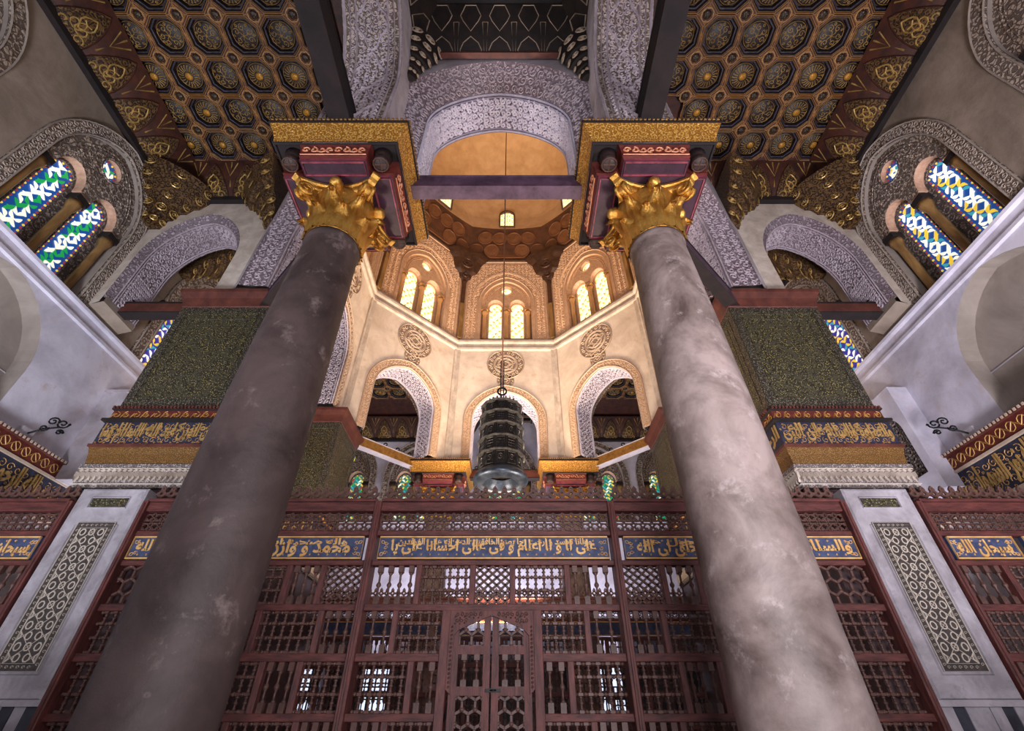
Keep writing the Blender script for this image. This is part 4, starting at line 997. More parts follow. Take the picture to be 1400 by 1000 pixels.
# corner cut: (0.60, 0.52) -> (0.52, 0.60) comes from the next side
mb.loft([[(p[0]*f, p[1]*f, z) for p in P] for f, z in ((.86, .76), (.9, .78), (.93, .83), (1, .845), (1, .885))], 0, False, True, True, True)
ABA = simple_mesh('abacus', mb, [GOLD])
IH = 7.37
def column(x, y, m, lab):
    t = thing('column', lab, 'column', (x, y, 0), 'marble columns of the octagon')
    mb = MB(); prof = [(.45, .35), (.45, .42), (.425, .46)]+[(.425-.012*min(1, z/4)-.075*max(0, (z-3.6)/2.85)**1.3, z) for z in (.8, 1.6, 2.4, 3.2, 4, 4.6, 5.2, 5.7, 6.1, 6.32)]+[(.345, 6.36), (.36, 6.4), (.355, 6.47), (.3, 6.49)]
    mb.lathe((x, y, 0), prof, 56, 0, True); mb.build('shaft', m, t)
    mb = MB(); mb.box((x-.6, y-.6, 0), (x+.6, y+.6, .18)); mb.lathe((x, y, 0), [(.58, .18), (.6, .22), (.58, .27), (.5, .3), (.52, .33), (.47, .37)], 40); mb.build('base', MARBLE, t)
    mb = MB(); mb.lathe((x, y, 6.47), [(.345, 0), (.36, .015), (.355, .04)]+[(bell(z), z) for z in [.05+.07*i for i in range(11)]]+[(.44, .8)], 32)
    cap = mb.build('capital', GOLD, t, at=(x, y, 6.47))
    def sub(name, me, rz, lab=None):
        o = bpy.data.objects.new(name, me); COL.objects.link(o); o.parent = cap; o.rotation_euler = (0, 0, rz)
    for k in range(8):
        sub('acanthus_leaf', LEAF1, k*PI/4+PI/8); sub('acanthus_leaf', LEAF2, k*PI/4)
    for k in range(4): sub('volute', VOL, k*PI/2+PI/4); sub('fleuron', FLEU, k*PI/2)
    sub('abacus', ABA, 0)
    # impost block: plum and crimson painted wood under a gilded cavetto
    b = thing('impost_block', lab2(x, y), 'impost block', (x, y, IH), 'painted impost blocks on the columns')
    h = .74; n_ = .27; z0, z1 = IH, 7.68
    a_, b_ = .44, .5
    cross = [(-a_, -h), (a_, -h), (a_, -b_), (h, -b_), (h, b_), (a_, b_), (a_, h), (-a_, h), (-a_, b_), (-h, b_), (-h, -b_), (-a_, -b_)]
    mb = MB(); mb.loft([[(x+p[0], y+p[1], z) for p in cross] for z in (z0, z0+.05)], 1, False, True, False, False)
    mb.add([(x+p[0], y+p[1], z0+.012) for p in cross], [tuple(range(12))[::-1]], 0)
    mb.loft([[(x+p[0]*f, y+p[1]*f, z) for p in cross] for f, z in ((1, z0+.05), (1.03, z0+.08), (1.03, z0+.14), (1.06, z0+.24), (1.11, z1))], 2)
    mb.build('painted_box', [PURP, PINK, RED_B], b)
    D = lambda u, v, o: (x+u, y+v, z0+.012-o)
    for q in (rect(-.41, .41, -.71, -.53), rect(-.71, -.47, -.47, .47), rect(.47, .71, -.47, .47), rect(-.41, .41, .53, .71)):
        mb = MB(); ribs(mb, [q+[q[0]]], D, .022, .02, 0, 0, True); mb.build('crimson_border', PINK, b)
    for s, ax in ((-1, 0), (1, 0), (-1, 1), (1, 1)):
        mb = MB(); fr = []
        D2 = (lambda u, v, o: (x+u, y+s*(h*1.03+.005+v*v*.06+o), z0+.07+v*.23)) if ax == 0 else (lambda u, v, o: (x+s*(h*1.03+.005+v*v*.06+o), y+u, z0+.07+v*.23))
        ribs(mb, [[(q[0], .5+(q[1]-.5)*3.6) for q in spiral(-.38+i*.108, .5, .06, 1.1, i*1.57, (-1)**i, 9)] for i in range(8)]+[[(-.44, .1), (.44, .1)], [(-.44, .95), (.44, .95)]], lambda u, v, o: D2(u, v, o) , .03, .015, 0)
        mb.build('gilt_arabesque', mat('rose_gilt_relief', '#b86a4e', '#dd9b72', 9, .5, .1), b)
    for sx in (-1, 1):
        for sy in (-1, 1):
            cx_, cy_ = x+sx*(h-.09), y+sy*(h-.08); mb = MB()
            mb.lathe((cx_-sx*.04, cy_-sy*.02, 0), [(.0, z0+.07), (.08, z0+.07), (.115, z0+.1), (.1, z0+.15), (.105, z0+.2), (.13, z1-.02)], 14, 0, True)
            ribs(mb, [circ(0, 0, .1, 12)+[(.1, 0)], [(-.08, 0), (.08, 0)], [(0, -.08), (0, .08)]], lambda u, v, o: (cx_-sx*.04+u, cy_-sy*.02+v, z0+.07-o), .02, .015, 1)
            mb.build('corner_rosette', [mat('dark_rosette_wood', '#231a1a', '#3b2a28', 8, .5, bump=.4), mat('rosette_relief_wood', '#5a3d31')], b)
    mb = MB(); g0, g1 = .84, .945; sq = lambda r: [(x-r, y-r-.0), (x+r, y-r), (x+r, y+r), (x-r, y+r)]
    mb.add([(p[0], p[1], z1) for p in sq(g0)], [(3,2,1,0)], 1)
    mb.loft([[(p[0], p[1], z) for p in sq(r)] for r, z in ((g0-.03, z1-.03), (g0, z1-.02), (g0, z1))], 1)
    mb.loft([[(p[0], p[1], z) for p in sq(g0+(g1-g0)*(f**2))] for f, z in ((0, z1), (.3, z1+.08), (.6, z1+.17), (.85, z1+.26), (1, IMP-.06))], 0)
    mb.loft([[(p[0], p[1], z) for p in sq(r)] for r, z in ((g1, IMP-.06), (g1+.015, IMP-.05), (g1+.015, IMP-.01), (g1-.1, IMP))], 1, False, True, False, True)
    mb.build('gilded_cornice', [GOLD_BAND, WOOD_D], b)
    mb = MB()
    for i in range(32):
        u = -g1+.03+i*(2*g1-.06)/31
        for s in (-1, 1): mb.box((x+u-.016, y+s*(g1+.01)-.02, IMP-.005), (x+u+.016, y+s*(g1+.01)+.02, IMP+.028)); mb.box((x+s*(g1+.01)-.02, y+u-.016, IMP-.005), (x+s*(g1+.01)+.02, y+u+.016, IMP+.028))
    mb.build('bead_row', GOLD_DULL, b, kind='stuff')
def lab2(x, y):
    return 'plum painted impost block with a gilded cornice on the %s %s column' % ('near' if y < CY else 'far', 'left' if x < 0 else 'right')
column(-2.15, 3.85, COL_L, 'tall mottled marble column, toned dark for shade, with a gilded capital, near left')
column(2.15, 3.85, COL_R, 'tall pale mottled marble column with a gilded capital, near right')
column(-2.0, 13.8, COL_R, 'far marble column left of the lantern, only its gilded top above the screen')
column(2.0, 13.8, COL_R, 'far marble column right of the lantern, only its gilded top above the screen')

# ------------------------------------------------------------ tie beams
def hook_mesh():
    mb = MB(); mb.tube([(0, 0, .0), (0, 0, .07)], .02, 6); mb.tube([(.05*math.cos(a*PI/5), 0, .1+.05*math.sin(a*PI/5)) for a in range(10)], .018, 6, 0, True); return simple_mesh('lamp_ring', mb, [IRON])
HOOK = hook_mesh()
def beam(a, b, z0, z1, w, m, mu, lab, hooks=0, name='tie_beam'):
    ax, ay = a; bx, by = b; L = math.hypot(bx-ax, by-ay); u = ((bx-ax)/L, (by-ay)/L); T = F((ax, ay, 0), u, (-u[1], u[0]))
    t = thing(name, lab, 'beam', ((ax+bx)/2, (ay+by)/2, z0), 'wooden tie beams')
    mb = MB(); e = .012
    P = [(-w/2+e, z0), (w/2-e, z0), (w/2, z0+e), (w/2, z1-e), (w/2-e, z1), (-w/2+e, z1), (-w/2, z1-e), (-w/2, z0+e)]
    mb.loft([[T(s, p[1], p[0]) for p in P] for s in (0, L)], 0, False, True, True, True); mb.build('timber', m, t)
    mb = MB(); mb.box((0, z0-.018, -w/2-.012), (L, z0+.0, w/2+.012), 0, T); mb.box((0, z1, -w/2-.015), (L, z1+.02, w/2+.015), 0, T); mb.build('edge_board', mu, t)
    for i in range(hooks):
        p = T(L*(i+.5)/hooks, z1+.02, 0); place('lamp_ring', HOOK, t, p)
beam((-1.3, 3.85), (1.3, 3.85), 7.84, 8.1, .2, WOOD_P, WOOD_P, 'purple tie beam with iron rings between the two near impost blocks', 6)
for sx in (-1, 1):
    sd = 'left' if sx < 0 else 'right'
    beam((sx*2.15, 2.95), (sx*2.15, YN), 8.08, 8.4, .27, WOOD_D, WOOD_D, 'dark beam running forward over the viewer from the near %s impost block' % sd)
    beam((sx*2.75, 4.55), (sx*4.45, 6.2), 7.72, 8.0, .2, WOOD_P, WOOD_D, 'purple tie beam from the near %s impost block to the near %s pier' % (sd, sd), 4)
    beam((sx*6.02, 6.66), (sx*7.9, 6.66), 8.02, 8.28, .2, WOOD_R, WOOD_D, 'brown tie beam from the near %s pier to the %s wall' % (sd, sd), 3)
    beam((sx*6.0, 10.94), (sx*7.9, 10.94), 8.02, 8.28, .2, WOOD_R, WOOD_D, 'brown tie beam from the far %s pier to the %s wall' % (sd, sd), 3)
    beam((sx*4.3, 11.55), (sx*2.78, 13.07), 7.85, 8.12, .2, GOLD_DULL, P_WHITE, 'gilded tie beam with lamp rings between the far %s pier and far %s column' % (sd, sd), 5)  # white edge boards: light on the underside put into the colour
    beam((sx*2.0, 14.7), (sx*2.0, YF), 8.02, 8.3, .22, WOOD_R, WOOD_D, 'brown beam from the far %s column to the far wall' % sd, 3)
beam((-1.1, 13.8), (1.1, 13.8), 7.84, 8.1, .2, WOOD_R, WOOD_D, 'brown tie beam with iron rings behind the lantern between the far columns', 6)
# ------------------------------------------------------------ mosaic piers
def pier(sx, far):
    sd = 'left' if sx < 0 else 'right'
    xa, xb = (4.27, 5.9) if not far else (4.12, 5.85); y0, y1 = (6.1, 7.55) if not far else (10.13, 11.6)
    cx, cy, hx, hy = sx*(xa+xb)/2, (y0+y1)/2, (xb-xa)/2, (y1-y0)/2
    t = thing('pier', 'olive mosaic pier with a russet cornice, %s %s of the octagon' % ('far' if far else 'near', sd), 'pier', (cx, cy, 0), 'piers of the octagon')
    R = lambda e: [(cx-hx-e, cy-hy-e), (cx+hx+e, cy-hy-e), (cx+hx+e, cy+hy+e), (cx-hx-e, cy+hy+e)]
    def tier(name, prof, m, cap=False, lab=None):
        mb = MB(); mb.loft([[(p[0], p[1], z) for p in R(e)] for e, z in prof], 0, False, True, cap, cap); return mb.build(name, m, t, label=lab)
    tier('cornice', [(-.0, 7.66), (.02, 7.68), (.03, 7.74), (.06, 7.86), (.12, 7.98), (.13, 8.05), (-.1, 8.05)], WOOD_R, True, 'russet wooden cornice flaring outward')
    tier('mosaic_facing', [(0, 5.42), (0, 7.68)], MOSAIC)
    T = F((cx, cy-hy, 0), (1, 0), (0, 1))
    # border strips of the mosaic
    for s, (T_, h_) in enumerate(((T, hx), (F((cx-sx*hx, cy, 0), (0, 1), (sx, 0)), hy))):
        mb = MB()
        for r in (rect(-h_, -h_+.13, 5.45, 7.66), rect(h_-.13, h_, 5.45, 7.66), rect(-h_+.13, h_-.13, 5.45, 5.58), rect(-h_+.13, h_-.13, 7.54, 7.66)):
            mb.box((r[0][0], r[0][1], -.012), (r[2][0], r[2][1], -.001), 0, T_)
        mb.build('mosaic_border', MOSAIC_B, t)
        mb = MB(); q = rect(-h_+.16, h_-.16, 5.62, 7.5); ribs(mb, [q+[q[0]]], lambda a, b, o: T_(a, b, -o), .02, .012)
        q = rect(-h_+.3, h_-.3, 6.1, 7.36); ribs(mb, [q+[q[0]]], lambda a, b, o: T_(a, b, -o), .016, .01); mb.build('mosaic_panel_line', MOSAIC_B, t)
    tier('dentil_moulding', [(0, 5.44), (.05, 5.43), (.06, 5.38), (.03, 5.36)], WOOD_D)
    tier('arabesque_band', [(.03, 5.37), (.03, 5.2)], RED_B)
    tier('lower_moulding', [(.03, 5.2), (.09, 5.2), (.09, 5.16), (.04, 5.15)], WOOD_D)
    tier('inscription_ground', [(.04, 5.16), (.04, 4.76)], BLUE_D)
    tier('fillet', [(.04, 4.77), (.07, 4.77), (.07, 4.73), (.05, 4.72)], WOOD_R)
    tier('gilded_band', [(.05, 4.73), (.02, 4.62), (-.0, 4.46)], GOLD_MOS)
    tier('carved_frieze', [(.03, 4.46), (.03, 4.42), (.0, 4.4), (.0, 4.13), (.02, 4.1)], MARBLE_F)
    tier('masonry', [(-.02, 4.1), (-.02, .3), (.05, .3), (.05, 0)], mat('shade_toned_strip', '#3a2a2c', '#5a4648'))  # dark masonry colour stands in for shade behind the screen
    mb = MB()
    sides = [(T, hx+.03, 1), (F((cx-sx*(hx+.0), cy, 0), (0, -sx), (sx, 0)), hy+.03, 1)]
    for T_, h_, _ in sides:
        x = -h_
        while x < h_-.03: mb.box((x, 5.385, -.085), (x+.03, 5.425, -.05), 0, T_); x += .055
    mb.build('dentils', WOOD_R, t, kind='stuff')
    mb = MB()
    for T_, h_, _ in sides:
        n = int(2*h_/.15); c = 2*h_/n; D = lambda a, b, o, T_=T_: T_(a, b, -.03-o)
        for i in range(n): x = -h_+(i+.5)*c; ribs(mb, [spiral(x, 5.29, .06, 1.2, PI/2, 1 if i % 2 else -1), [(x-c/2, 5.23), (x-c/4, 5.32), (x, 5.24)]], D, .015, .012)
    mb.build('arabesque_relief', GOLD_LINE, t, kind='stuff')
    txt = ['ان الدين عند الله الاسلام وما', 'والصلوة والسلام على النبى'][sx > 0]
    lettering(txt, lambda a, w, d: T(a, w, -.04+d), -hx+.0, hx-.0, 4.78, 5.13, GOLD_TXD, t, .014, bold=.022)
    lettering('من كل فضل لله', lambda a, w, d: T(a, w, -.04+d), -hx+.1, hx-.1, 4.96, 5.14, GOLD_TXD, t, .01, bold=.02)
    mb = MB(); ribs(mb, shift(arabesque(2*hx, .34, .11, 4), -hx, 4.79), lambda a, w, o: T(a, w, -.04-o), .009, .006); mb.build('scroll_relief', GOLD_LINE, t, kind='stuff')
    T2 = sides[1][0]; 
    lettering('الرحمن الرحيم', lambda a, w, d: T2(a, w, -.04+d), -hy, hy, 4.79, 5.13, GOLD_TXD, t, .014, bold=.02)
    mb = MB()
    for T_, h_, _ in sides:
        n = 22; c = 2*h_/n
        for i in range(n):
            x = -h_+(i+.5)*c; ribs(mb, [[(x-.03, 4.35), (x-.032, 4.28), (x, 4.2), (x+.032, 4.28), (x+.03, 4.35)], [(x, 4.34), (x, 4.26)], [(x-c/2, 4.385), (x, 4.36), (x+c/2, 4.385)]], lambda a, b, o, T_=T_: T_(a, b, .0-o), .014, .03)
        ribs(mb, [[(-h_, 4.17), (h_, 4.17)], [(-h_, 4.4), (h_, 4.4)]], lambda a, b, o, T_=T_: T_(a, b, -o), .02, .03)
    mb.build('palmette_relief', P_EDGE, t, kind='stuff')
    if not far:
        px = sx*5.08; hw = .44; T = F((px, 5.92, 0), (1, 0), (0, 1))
        mb = MB(); mb.box((px-hw, 5.93, 1.7), (px+hw, 6.15, 4.02)); q = rect(-hw+.0, hw-.0, 1.72, 4.0)
        for e, w in ((.02, .04), (.17, .02), (.2, .012)):
            q = rect(-hw+e, hw-e, 1.7+e+(.06 if e > .1 else 0), 4.02-e-(.32 if e > .1 else 0)); ribs(mb, [q+[q[0]]], lambda a, b, o: T(a, b, .01-o), w, .02)
        q = rect(-.25, .25, 3.76, 3.9); ribs(mb, [q+[q[0]]], lambda a, b, o: T(a, b, .01-o), .03, .02)
        mp = mb.build('marble_panel', MARBLE, t, label='white marble panel framing a geometric inlay')
        mb = MB(); mb.box((-.235, 3.775, -.004), (.235, 3.885, .01), 0, T); mb.build('inlay_plaque', MOSAIC, mp)
        mb = MB(); mb.box((-.24, 1.96, -.006), (.24, 3.56, .01), 0, T); mb.build('inlay_ground', INLAY_D, mp)
        D = lambda a, b, o: T(a, b, -.006-o)
        mb = MB()
        q = rect(-.17, .17, 2.03, 3.49); ribs(mb, [q+[q[0]]], D, .014, .006, 0, 0, True); q = rect(-.24, .24, 1.96, 3.56); ribs(mb, [q+[q[0]]], D, .008, .006, 0, 0, True)
        r = .034; st = []
        ny = 14; dy = 1.46/ny
        for j in range(ny):
            for i in range(3 if j % 2 else 4):
                x = (-.1133+i*.1133) if j % 2 else (-.17+i*.1133); y = 2.03+(j+.5)*dy
                pts = [(x+r*math.cos(a*PI/4+.4), y+r*1.15*math.sin(a*PI/4+.4)) for a in range(9)]
                pts = [(min(max(p[0], -.165), .165), p[1]) for p in pts]; st.append(pts)
        ribs(mb, st, D, .014, .006, 0, 0, True)
        st = []
        for j in range(-2, ny+2, 2):
            y = 2.03+j*dy
            for s in (1, -1):
                a = (-.17, y if s > 0 else y+3*dy); b = (.17, y+3*dy if s > 0 else y)
                P = [(a[0]+(b[0]-a[0])*k/8, a[1]+(b[1]-a[1])*k/8) for k in range(9)]; P = [p for p in P if 2.03 <= p[1] <= 3.49]
                if len(P) > 1: st.append(P)
        ribs(mb, st, D, .006, .004, 0, 0, True)
        ribs(mb, [spiral(s*.205, 2.02+i*.06, .02, 1, 0, 1, 6) for s in (-1, 1) for i in range(25)]+[spiral(-.17+i*.06, z, .02, 1, 0, 1, 6) for z in (1.995, 3.525) for i in range(6)], D, .006, .005)
        mb.build('inlay_pattern', INLAY_W, mp, kind='stuff')
        for i in range(7):
            w = .88/7; mb = MB(); mb.box((px-.44+i*w, 5.94+(.008 if i % 2 else 0), .1), (px-.44+i*w+w-.004, 6.15, 1.66)); mb.build('marble_strip', BLACK if i % 2 == (0 if sx < 0 else 1) and i != 3 else MARBLE, t)
        mb = MB(); mb.box((px-.47, 5.9, 1.655), (px+.47, 6.15, 1.71)); mb.build('marble_ledge', MARBLE, t)
for s in (-1, 1): pier(s, False); pier(s, True)

# ------------------------------------------------------------ turned-wood screens
SY = 6.0
def spindle_mesh(H, kind):
    mb = MB(); P = []
    if kind == 'bal':     # long block at each end, turned shaft between
        b = .03
        for z0, z1 in ((0, H*.2), (H*.82, H)): mb.box((-b, -b, z0), (b, b, z1))
        P = [(.02, .2), (.028, .22), (.014, .25), (.012, .42), (.026, .47), (.03, .5), (.026, .53), (.012, .58), (.014, .76), (.028, .79), (.02, .82)]
    else:
        b = .024
        for f in (0, .33, .67, .94): mb.box((-b, -b, H*f), (b, b, H*(f+.06)))
        for f in (.06, .39, .73):
            L = .27 if f < .7 else .21; P2 = [(.012, 0), (.022, .1), (.012, .2), (.014, .4), (.028, .5), (.014, .6), (.012, .8), (.022, .9), (.012, 1)]
            mb.lathe((0,0,0), [(r, (f+L*z)*H) for r, z in P2], 7, 0, True, 0, False)
    if P: mb.lathe((0,0,0), [(r, z*H) for r, z in P], 8, 0, True, 0, False)
    return simple_mesh('spindle', mb, [WOOD_S])
SPM = {}
def infill(x0, x1, z0, z1, style, t, y=SY):
    H = z1-z0; w = x1-x0
    if style in ('bal', 'den'):
        sp = .105 if style == 'bal' else .092; n = max(2, int(w/sp)); c = w/n; key = (round(H, 3), style)
        if key not in SPM: SPM[key] = spindle_mesh(H, style)
        for i in range(n): place('spindle', SPM[key], t, (x0+(i+.5)*c, y, z0))
        if style == 'den':
            mb = MB()
            for f in (.03, .36, .7, .97):
                z = z0+f*H; mb.tube([(x0, y, z), (x1, y, z)], .012, 6)
                for i in range(n+1):
                    x = x0+i*c; mb.lathe((0,0,0), [(.005, -.02), (.022, -.008), (.022, .008), (.005, .02)], 6, 0, True, 0, False, lambda a, b, q: (x+q, y+a, z+b))
            mb.build('cross_rail', WOOD_S, t)
    else:
        c = .095 if style == 'lat' else .13; mb = MB(); D = lambda a, b, o: (a, y+.015-o, b); S = []
        n = max(2, round(w/c)); m = max(2, round(H/c)); dx, dy = w/n, H/m
        if style == 'lat':
            for k in range(-m, n):
                P = [(x0+(k+j)*dx, z0+j*dy) for j in range(m+1)]; P = [p for p in P if x0-1e-4 <= p[0] <= x1+1e-4]
                if len(P) > 1: S.append(P)
                P = [(x0+(k+j)*dx, z1-j*dy) for j in range(m+1)]; P = [p for p in P if x0-1e-4 <= p[0] <= x1+1e-4]
                if len(P) > 1: S.append(P)
            ribs(mb, S, D, .026, .03, 0, 0, True)
            for i in range(n+1):
                for j in range(m+1):
                    mb.lathe((x0+i*dx, y, z0+j*dy), [(.0, -.02), (.024, -.012), (.024, .012), (.0, .02)], 6, 0, True, 0, False)
        else:
            for i in range(n+1):
                for j in range(m+1):
                    x = x0+(i+(.5 if j % 2 else 0))*dx; z = z0+j*dy
                    if x > x1+1e-4: continue
                    for a in range(3):
                        a = PI/2+a*2*PI/3; e = (x+dx*.58*math.cos(a), z+dy*.6*math.sin(a)); e = (min(max(e[0], x0), x1), min(max(e[1], z0), z1)); S.append([(x, z), e])
            ribs(mb, S, D, .03, .03, 0, 0, True)
            for i in range(n+1):
                for j in range(m+1):
                    x = x0+(i+(.5 if j % 2 else 0))*dx
                    if x <= x1: mb.lathe((x, y, z0+j*dy), [(.0, -.024), (.03, -.014), (.03, .014), (.0, .024)], 6, 0, True, 0, False)
        mb.build('lattice', WOOD_S, t)
def beamx(t, x0, x1, z0, z1, d=.05, name='rail', m=None):
    mb = MB(); e = .006; P = [(-d+e, z0), (-d, z0+e), (-d, z1-e), (-d+e, z1), (d, z1), (d, z0)]
    mb.loft([[(x, SY+p[0], p[1]) for p in P] for x in (x0, x1)], 0, False, True, True, True); return mb.build(name, m or WOOD_H, t)
def beamz(t, x, w, z0, z1, d=.06, name='stile', m=None):
    mb = MB(); e = .006; P = [(x-w/2, SY-d+e), (x-w/2+e, SY-d), (x+w/2-e, SY-d), (x+w/2, SY-d+e), (x+w/2, SY+d), (x-w/2, SY+d)]
    mb.loft([[(p[0], p[1], z) for p in P] for z in (z0, z1)], 0, False, True, True, True); return mb.build(name, m or WOOD, t)
FIN = None
def finial_mesh():
    mb = MB(); T = lambda a, b, d: (a, d, b); h = .065
    slab(mb, T, [(-.03, 0), (-.012, .035), (-.05, .075), (-.055, .11), (-.03, .14), (-.035, .165), (-.02, .19), (0, .215), (.02, .19), (.035, .165), (.03, .14), (.055, .11), (.05, .075), (.012, .035), (.03, 0)], [circ(0, .1, .02, 8), circ(0, .168, .009, 6)], -.014, .014)
    slab(mb, T, [(-.065, .0), (-.065, .02), (-.04, .045), (-.012, .02), (.012, .02), (.04, .045), (.065, .02), (.065, 0)], [], -.014, .014)
    slab(mb, T, [(-.065, .12), (-.048, .105), (-.048, .085), (-.065, .07)], [], -.012, .012); slab(mb, T, [(.065, .12), (.048, .105), (.048, .085), (.065, .07)], [], -.012, .012)
    return simple_mesh('finial', mb, [WOOD_S])
FIN = finial_mesh()
def screen(x0, x1, lab, rows, txt, grp, plates=None, door=False):
    t = thing('wooden_screen', lab, 'screen', ((x0+x1)/2, SY, 0), grp)
    beamx(t, x0, x1, 3.84, 3.88, .1, 'cornice'); beamx(t, x0, x1, 3.72, 3.84, .07, 'cornice'); beamx(t, x0, x1, 3.41, 3.47, .05)
    beamx(t, x0, x1, 3.05, 3.11, .05); 
    n = round((x1-x0)/.13); c = (x1-x0)/n
    for i in range(n): place('finial', FIN, t, (x0+(i+.5)*c, SY, 3.88))
    mb = MB(); ribs(mb, girih(x1-x0, .24, .12, x0, 3.47), lambda a, b, o: (a, SY-o, b), .02, .02, 0, 0, True)
    S = []
    k = int((x1-x0)/.06)
    for i in range(k): x = x0+(i+.5)*(x1-x0)/k; S += [spiral(x, z, .024, 1, 0, 1, 6) for z in (3.5, 3.56, 3.62, 3.68)]
    ribs(mb, S, lambda a, b, o: (a, SY-.002-o, b), .013, .014, 0, 0, True); mb.build('pierced_frieze', WOOD_S, t)
    for a, b, tx in (plates or [(x0+.04, x1-.04, txt)]):
        mb = MB(); mb.box((a, SY-.03, 3.125), (b, SY+.02, 3.4)); p = mb.build('inscription_board', BLUE, t)
        q = rect(a+.008, b-.008, 3.133, 3.392); mb = MB(); ribs(mb, [q+[q[0]]], lambda u, v, o: (u, SY-.03-o, v), .02, .02, 0, 0, True); mb.build('gilt_frame', GOLD_TXT, p)
        if tx:
            ep = min(.16, (b-a)*.1)
            wd_ = tx.split(' '); main, up = ' '.join(wd_[::2]) if len(wd_) > 4 else tx, ' '.join(wd_[1::2]) if len(wd_) > 4 else None
            lettering(main, lambda u, w, d: (u, SY-.03+d, w), a+ep, b-ep, 3.15, 3.365, GOLD_TXT, p, .01, bold=.03)
            if up: lettering(up, lambda u, w, d: (u, SY-.03+d, w), a+ep+.08, b-ep-.05, 3.275, 3.38, GOLD_TXT, p, .008, bold=.03)
            mb = MB(); S = []
            for e, s in ((a, 1), (b, -1)):
                for z in (3.2, 3.26, 3.32): S.append(spiral(e+s*.09, z, .028, 1.1, 0 if s > 0 else PI, 1 if z < 3.3 else -1, 8))
                S += leafs(e+s*.03, 3.17, .05, PI/4 if s > 0 else 3*PI/4)+leafs(e+s*.03, 3.35, .05, -PI/4 if s > 0 else -3*PI/4)
            q = a+ep
            while q < b-ep: S.append(spiral(q, 3.345, .014, 1, 0, 1, 6)); S.append(spiral(q+.05, 3.18, .012, 1, 2, -1, 6)); q += .11
            ribs(mb, S, lambda u, v, o: (u, SY-.03-o, v), .01, .008); mb.build('arabesque_ends', GOLD_TXT, p)
    RZ = [(2.62, 3.05), (2.13, 2.55), (1.6, 2.05), (1.08, 1.53), (.55, 1.0)]
    RL = [(2.55, 2.62), (2.05, 2.13), (1.53, 1.6), (1.0, 1.08), (.45, .55)]
    for (z0, z1), row, (r0, r1) in zip(RZ, rows, RL):
        segs = [(-9, 9)] if not door or z1 > 2.6 else [(-9, -.47), (.47, 9)]
        for s0, s1 in segs: beamx(t, max(x0, s0), min(x1, s1), r0, r1)
        prev = None
        for a, b, st in row:
            infill(a, b, z0, z1, st, t, SY)
            if prev is not None and a > prev and not (door and z1 < 2.6 and prev < 0 < a): beamz(t, (a+prev)/2, a-prev, z0, z1, .045)
            prev = b
    if not door: 
        mb = MB(); mb.box((x0, SY-.03, 0), (x1, SY+.03, .45)); mb.build('base_board', WOOD, t)
    else:
        for a, b in ((x0, -.47), (.47, x1)): mb = MB(); mb.box((a, SY-.03, 0), (b, SY+.03, .45)); mb.build('base_board', WOOD, t)
    return t
B, N, Lt, H_ = 'bal', 'den', 'lat', 'hex'
ctr = screen(-1.48, 1.48, 'central bay of the wooden screen, above and beside the double door', [
    [(-1.43, -.93, B), (-.86, -.28, N), (-.21, .2, Lt), (.27, .86, N), (.93, 1.43, B)],
    [(-1.43, -1.14, B), (-1.07, -.58, N), (.58, 1.05, N), (1.12, 1.43, B)],
    [(-1.43, -.9, N), (-.83, -.57, B), (.57, .83, B), (.9, 1.43, N)],
    [(-1.43, -1.1, B), (-1.03, -.57, N), (.57, 1.03, N), (1.1, 1.43, B)],
    [(-1.43, -.9, N), (-.83, -.57, B), (.57, .83, B), (.9, 1.43, N)]], 'على مولانا لا تحسد و و لا ارحب اعلام رحا و بصر فى الخافقين عالى الدهر احسانا انه على هانى يا الفرقدين', 'bays of the wooden screen', None, True)
for s in (-0.52, .52): beamz(ctr, s, .1, .0, 2.55, .065, 'stile')
def flip(rows, s): return [[(a, b, st) if s > 0 else (-b, -a, st) for a, b, st in (r if s > 0 else r[::-1])] for r in rows]
SIDEROWS = [
    [(1.6, 2.02, Lt), (2.09, 2.44, B), (2.51, 2.95, N), (3.02, 3.45, N), (3.52, 3.85, B), (3.92, 4.5, H_)],
    [(1.6, 1.93, B), (2.0, 2.64, N), (2.71, 3.3, N), (3.37, 3.8, B), (3.87, 4.5, N)],
    [(1.6, 2.03, N), (2.1, 2.44, B), (2.51, 3.1, N), (3.17, 3.6, N), (3.67, 3.9, B), (3.97, 4.5, N)],
    [(1.6, 1.93, B), (2.0, 2.64, N), (2.71, 3.3, N), (3.37, 3.8, B), (3.87, 4.5, N)],
    [(1.6, 2.03, N), (2.1, 2.44, B), (2.51, 3.1, N), (3.17, 3.6, N), (3.67, 3.9, B), (3.97, 4.5, N)]]
TXR = 'الحمد لله و به الوعد فلو الخلق تحول لى هو الله'; TXL = 'محمد واله و صحبه وازره ايضا امين الحمد لله'
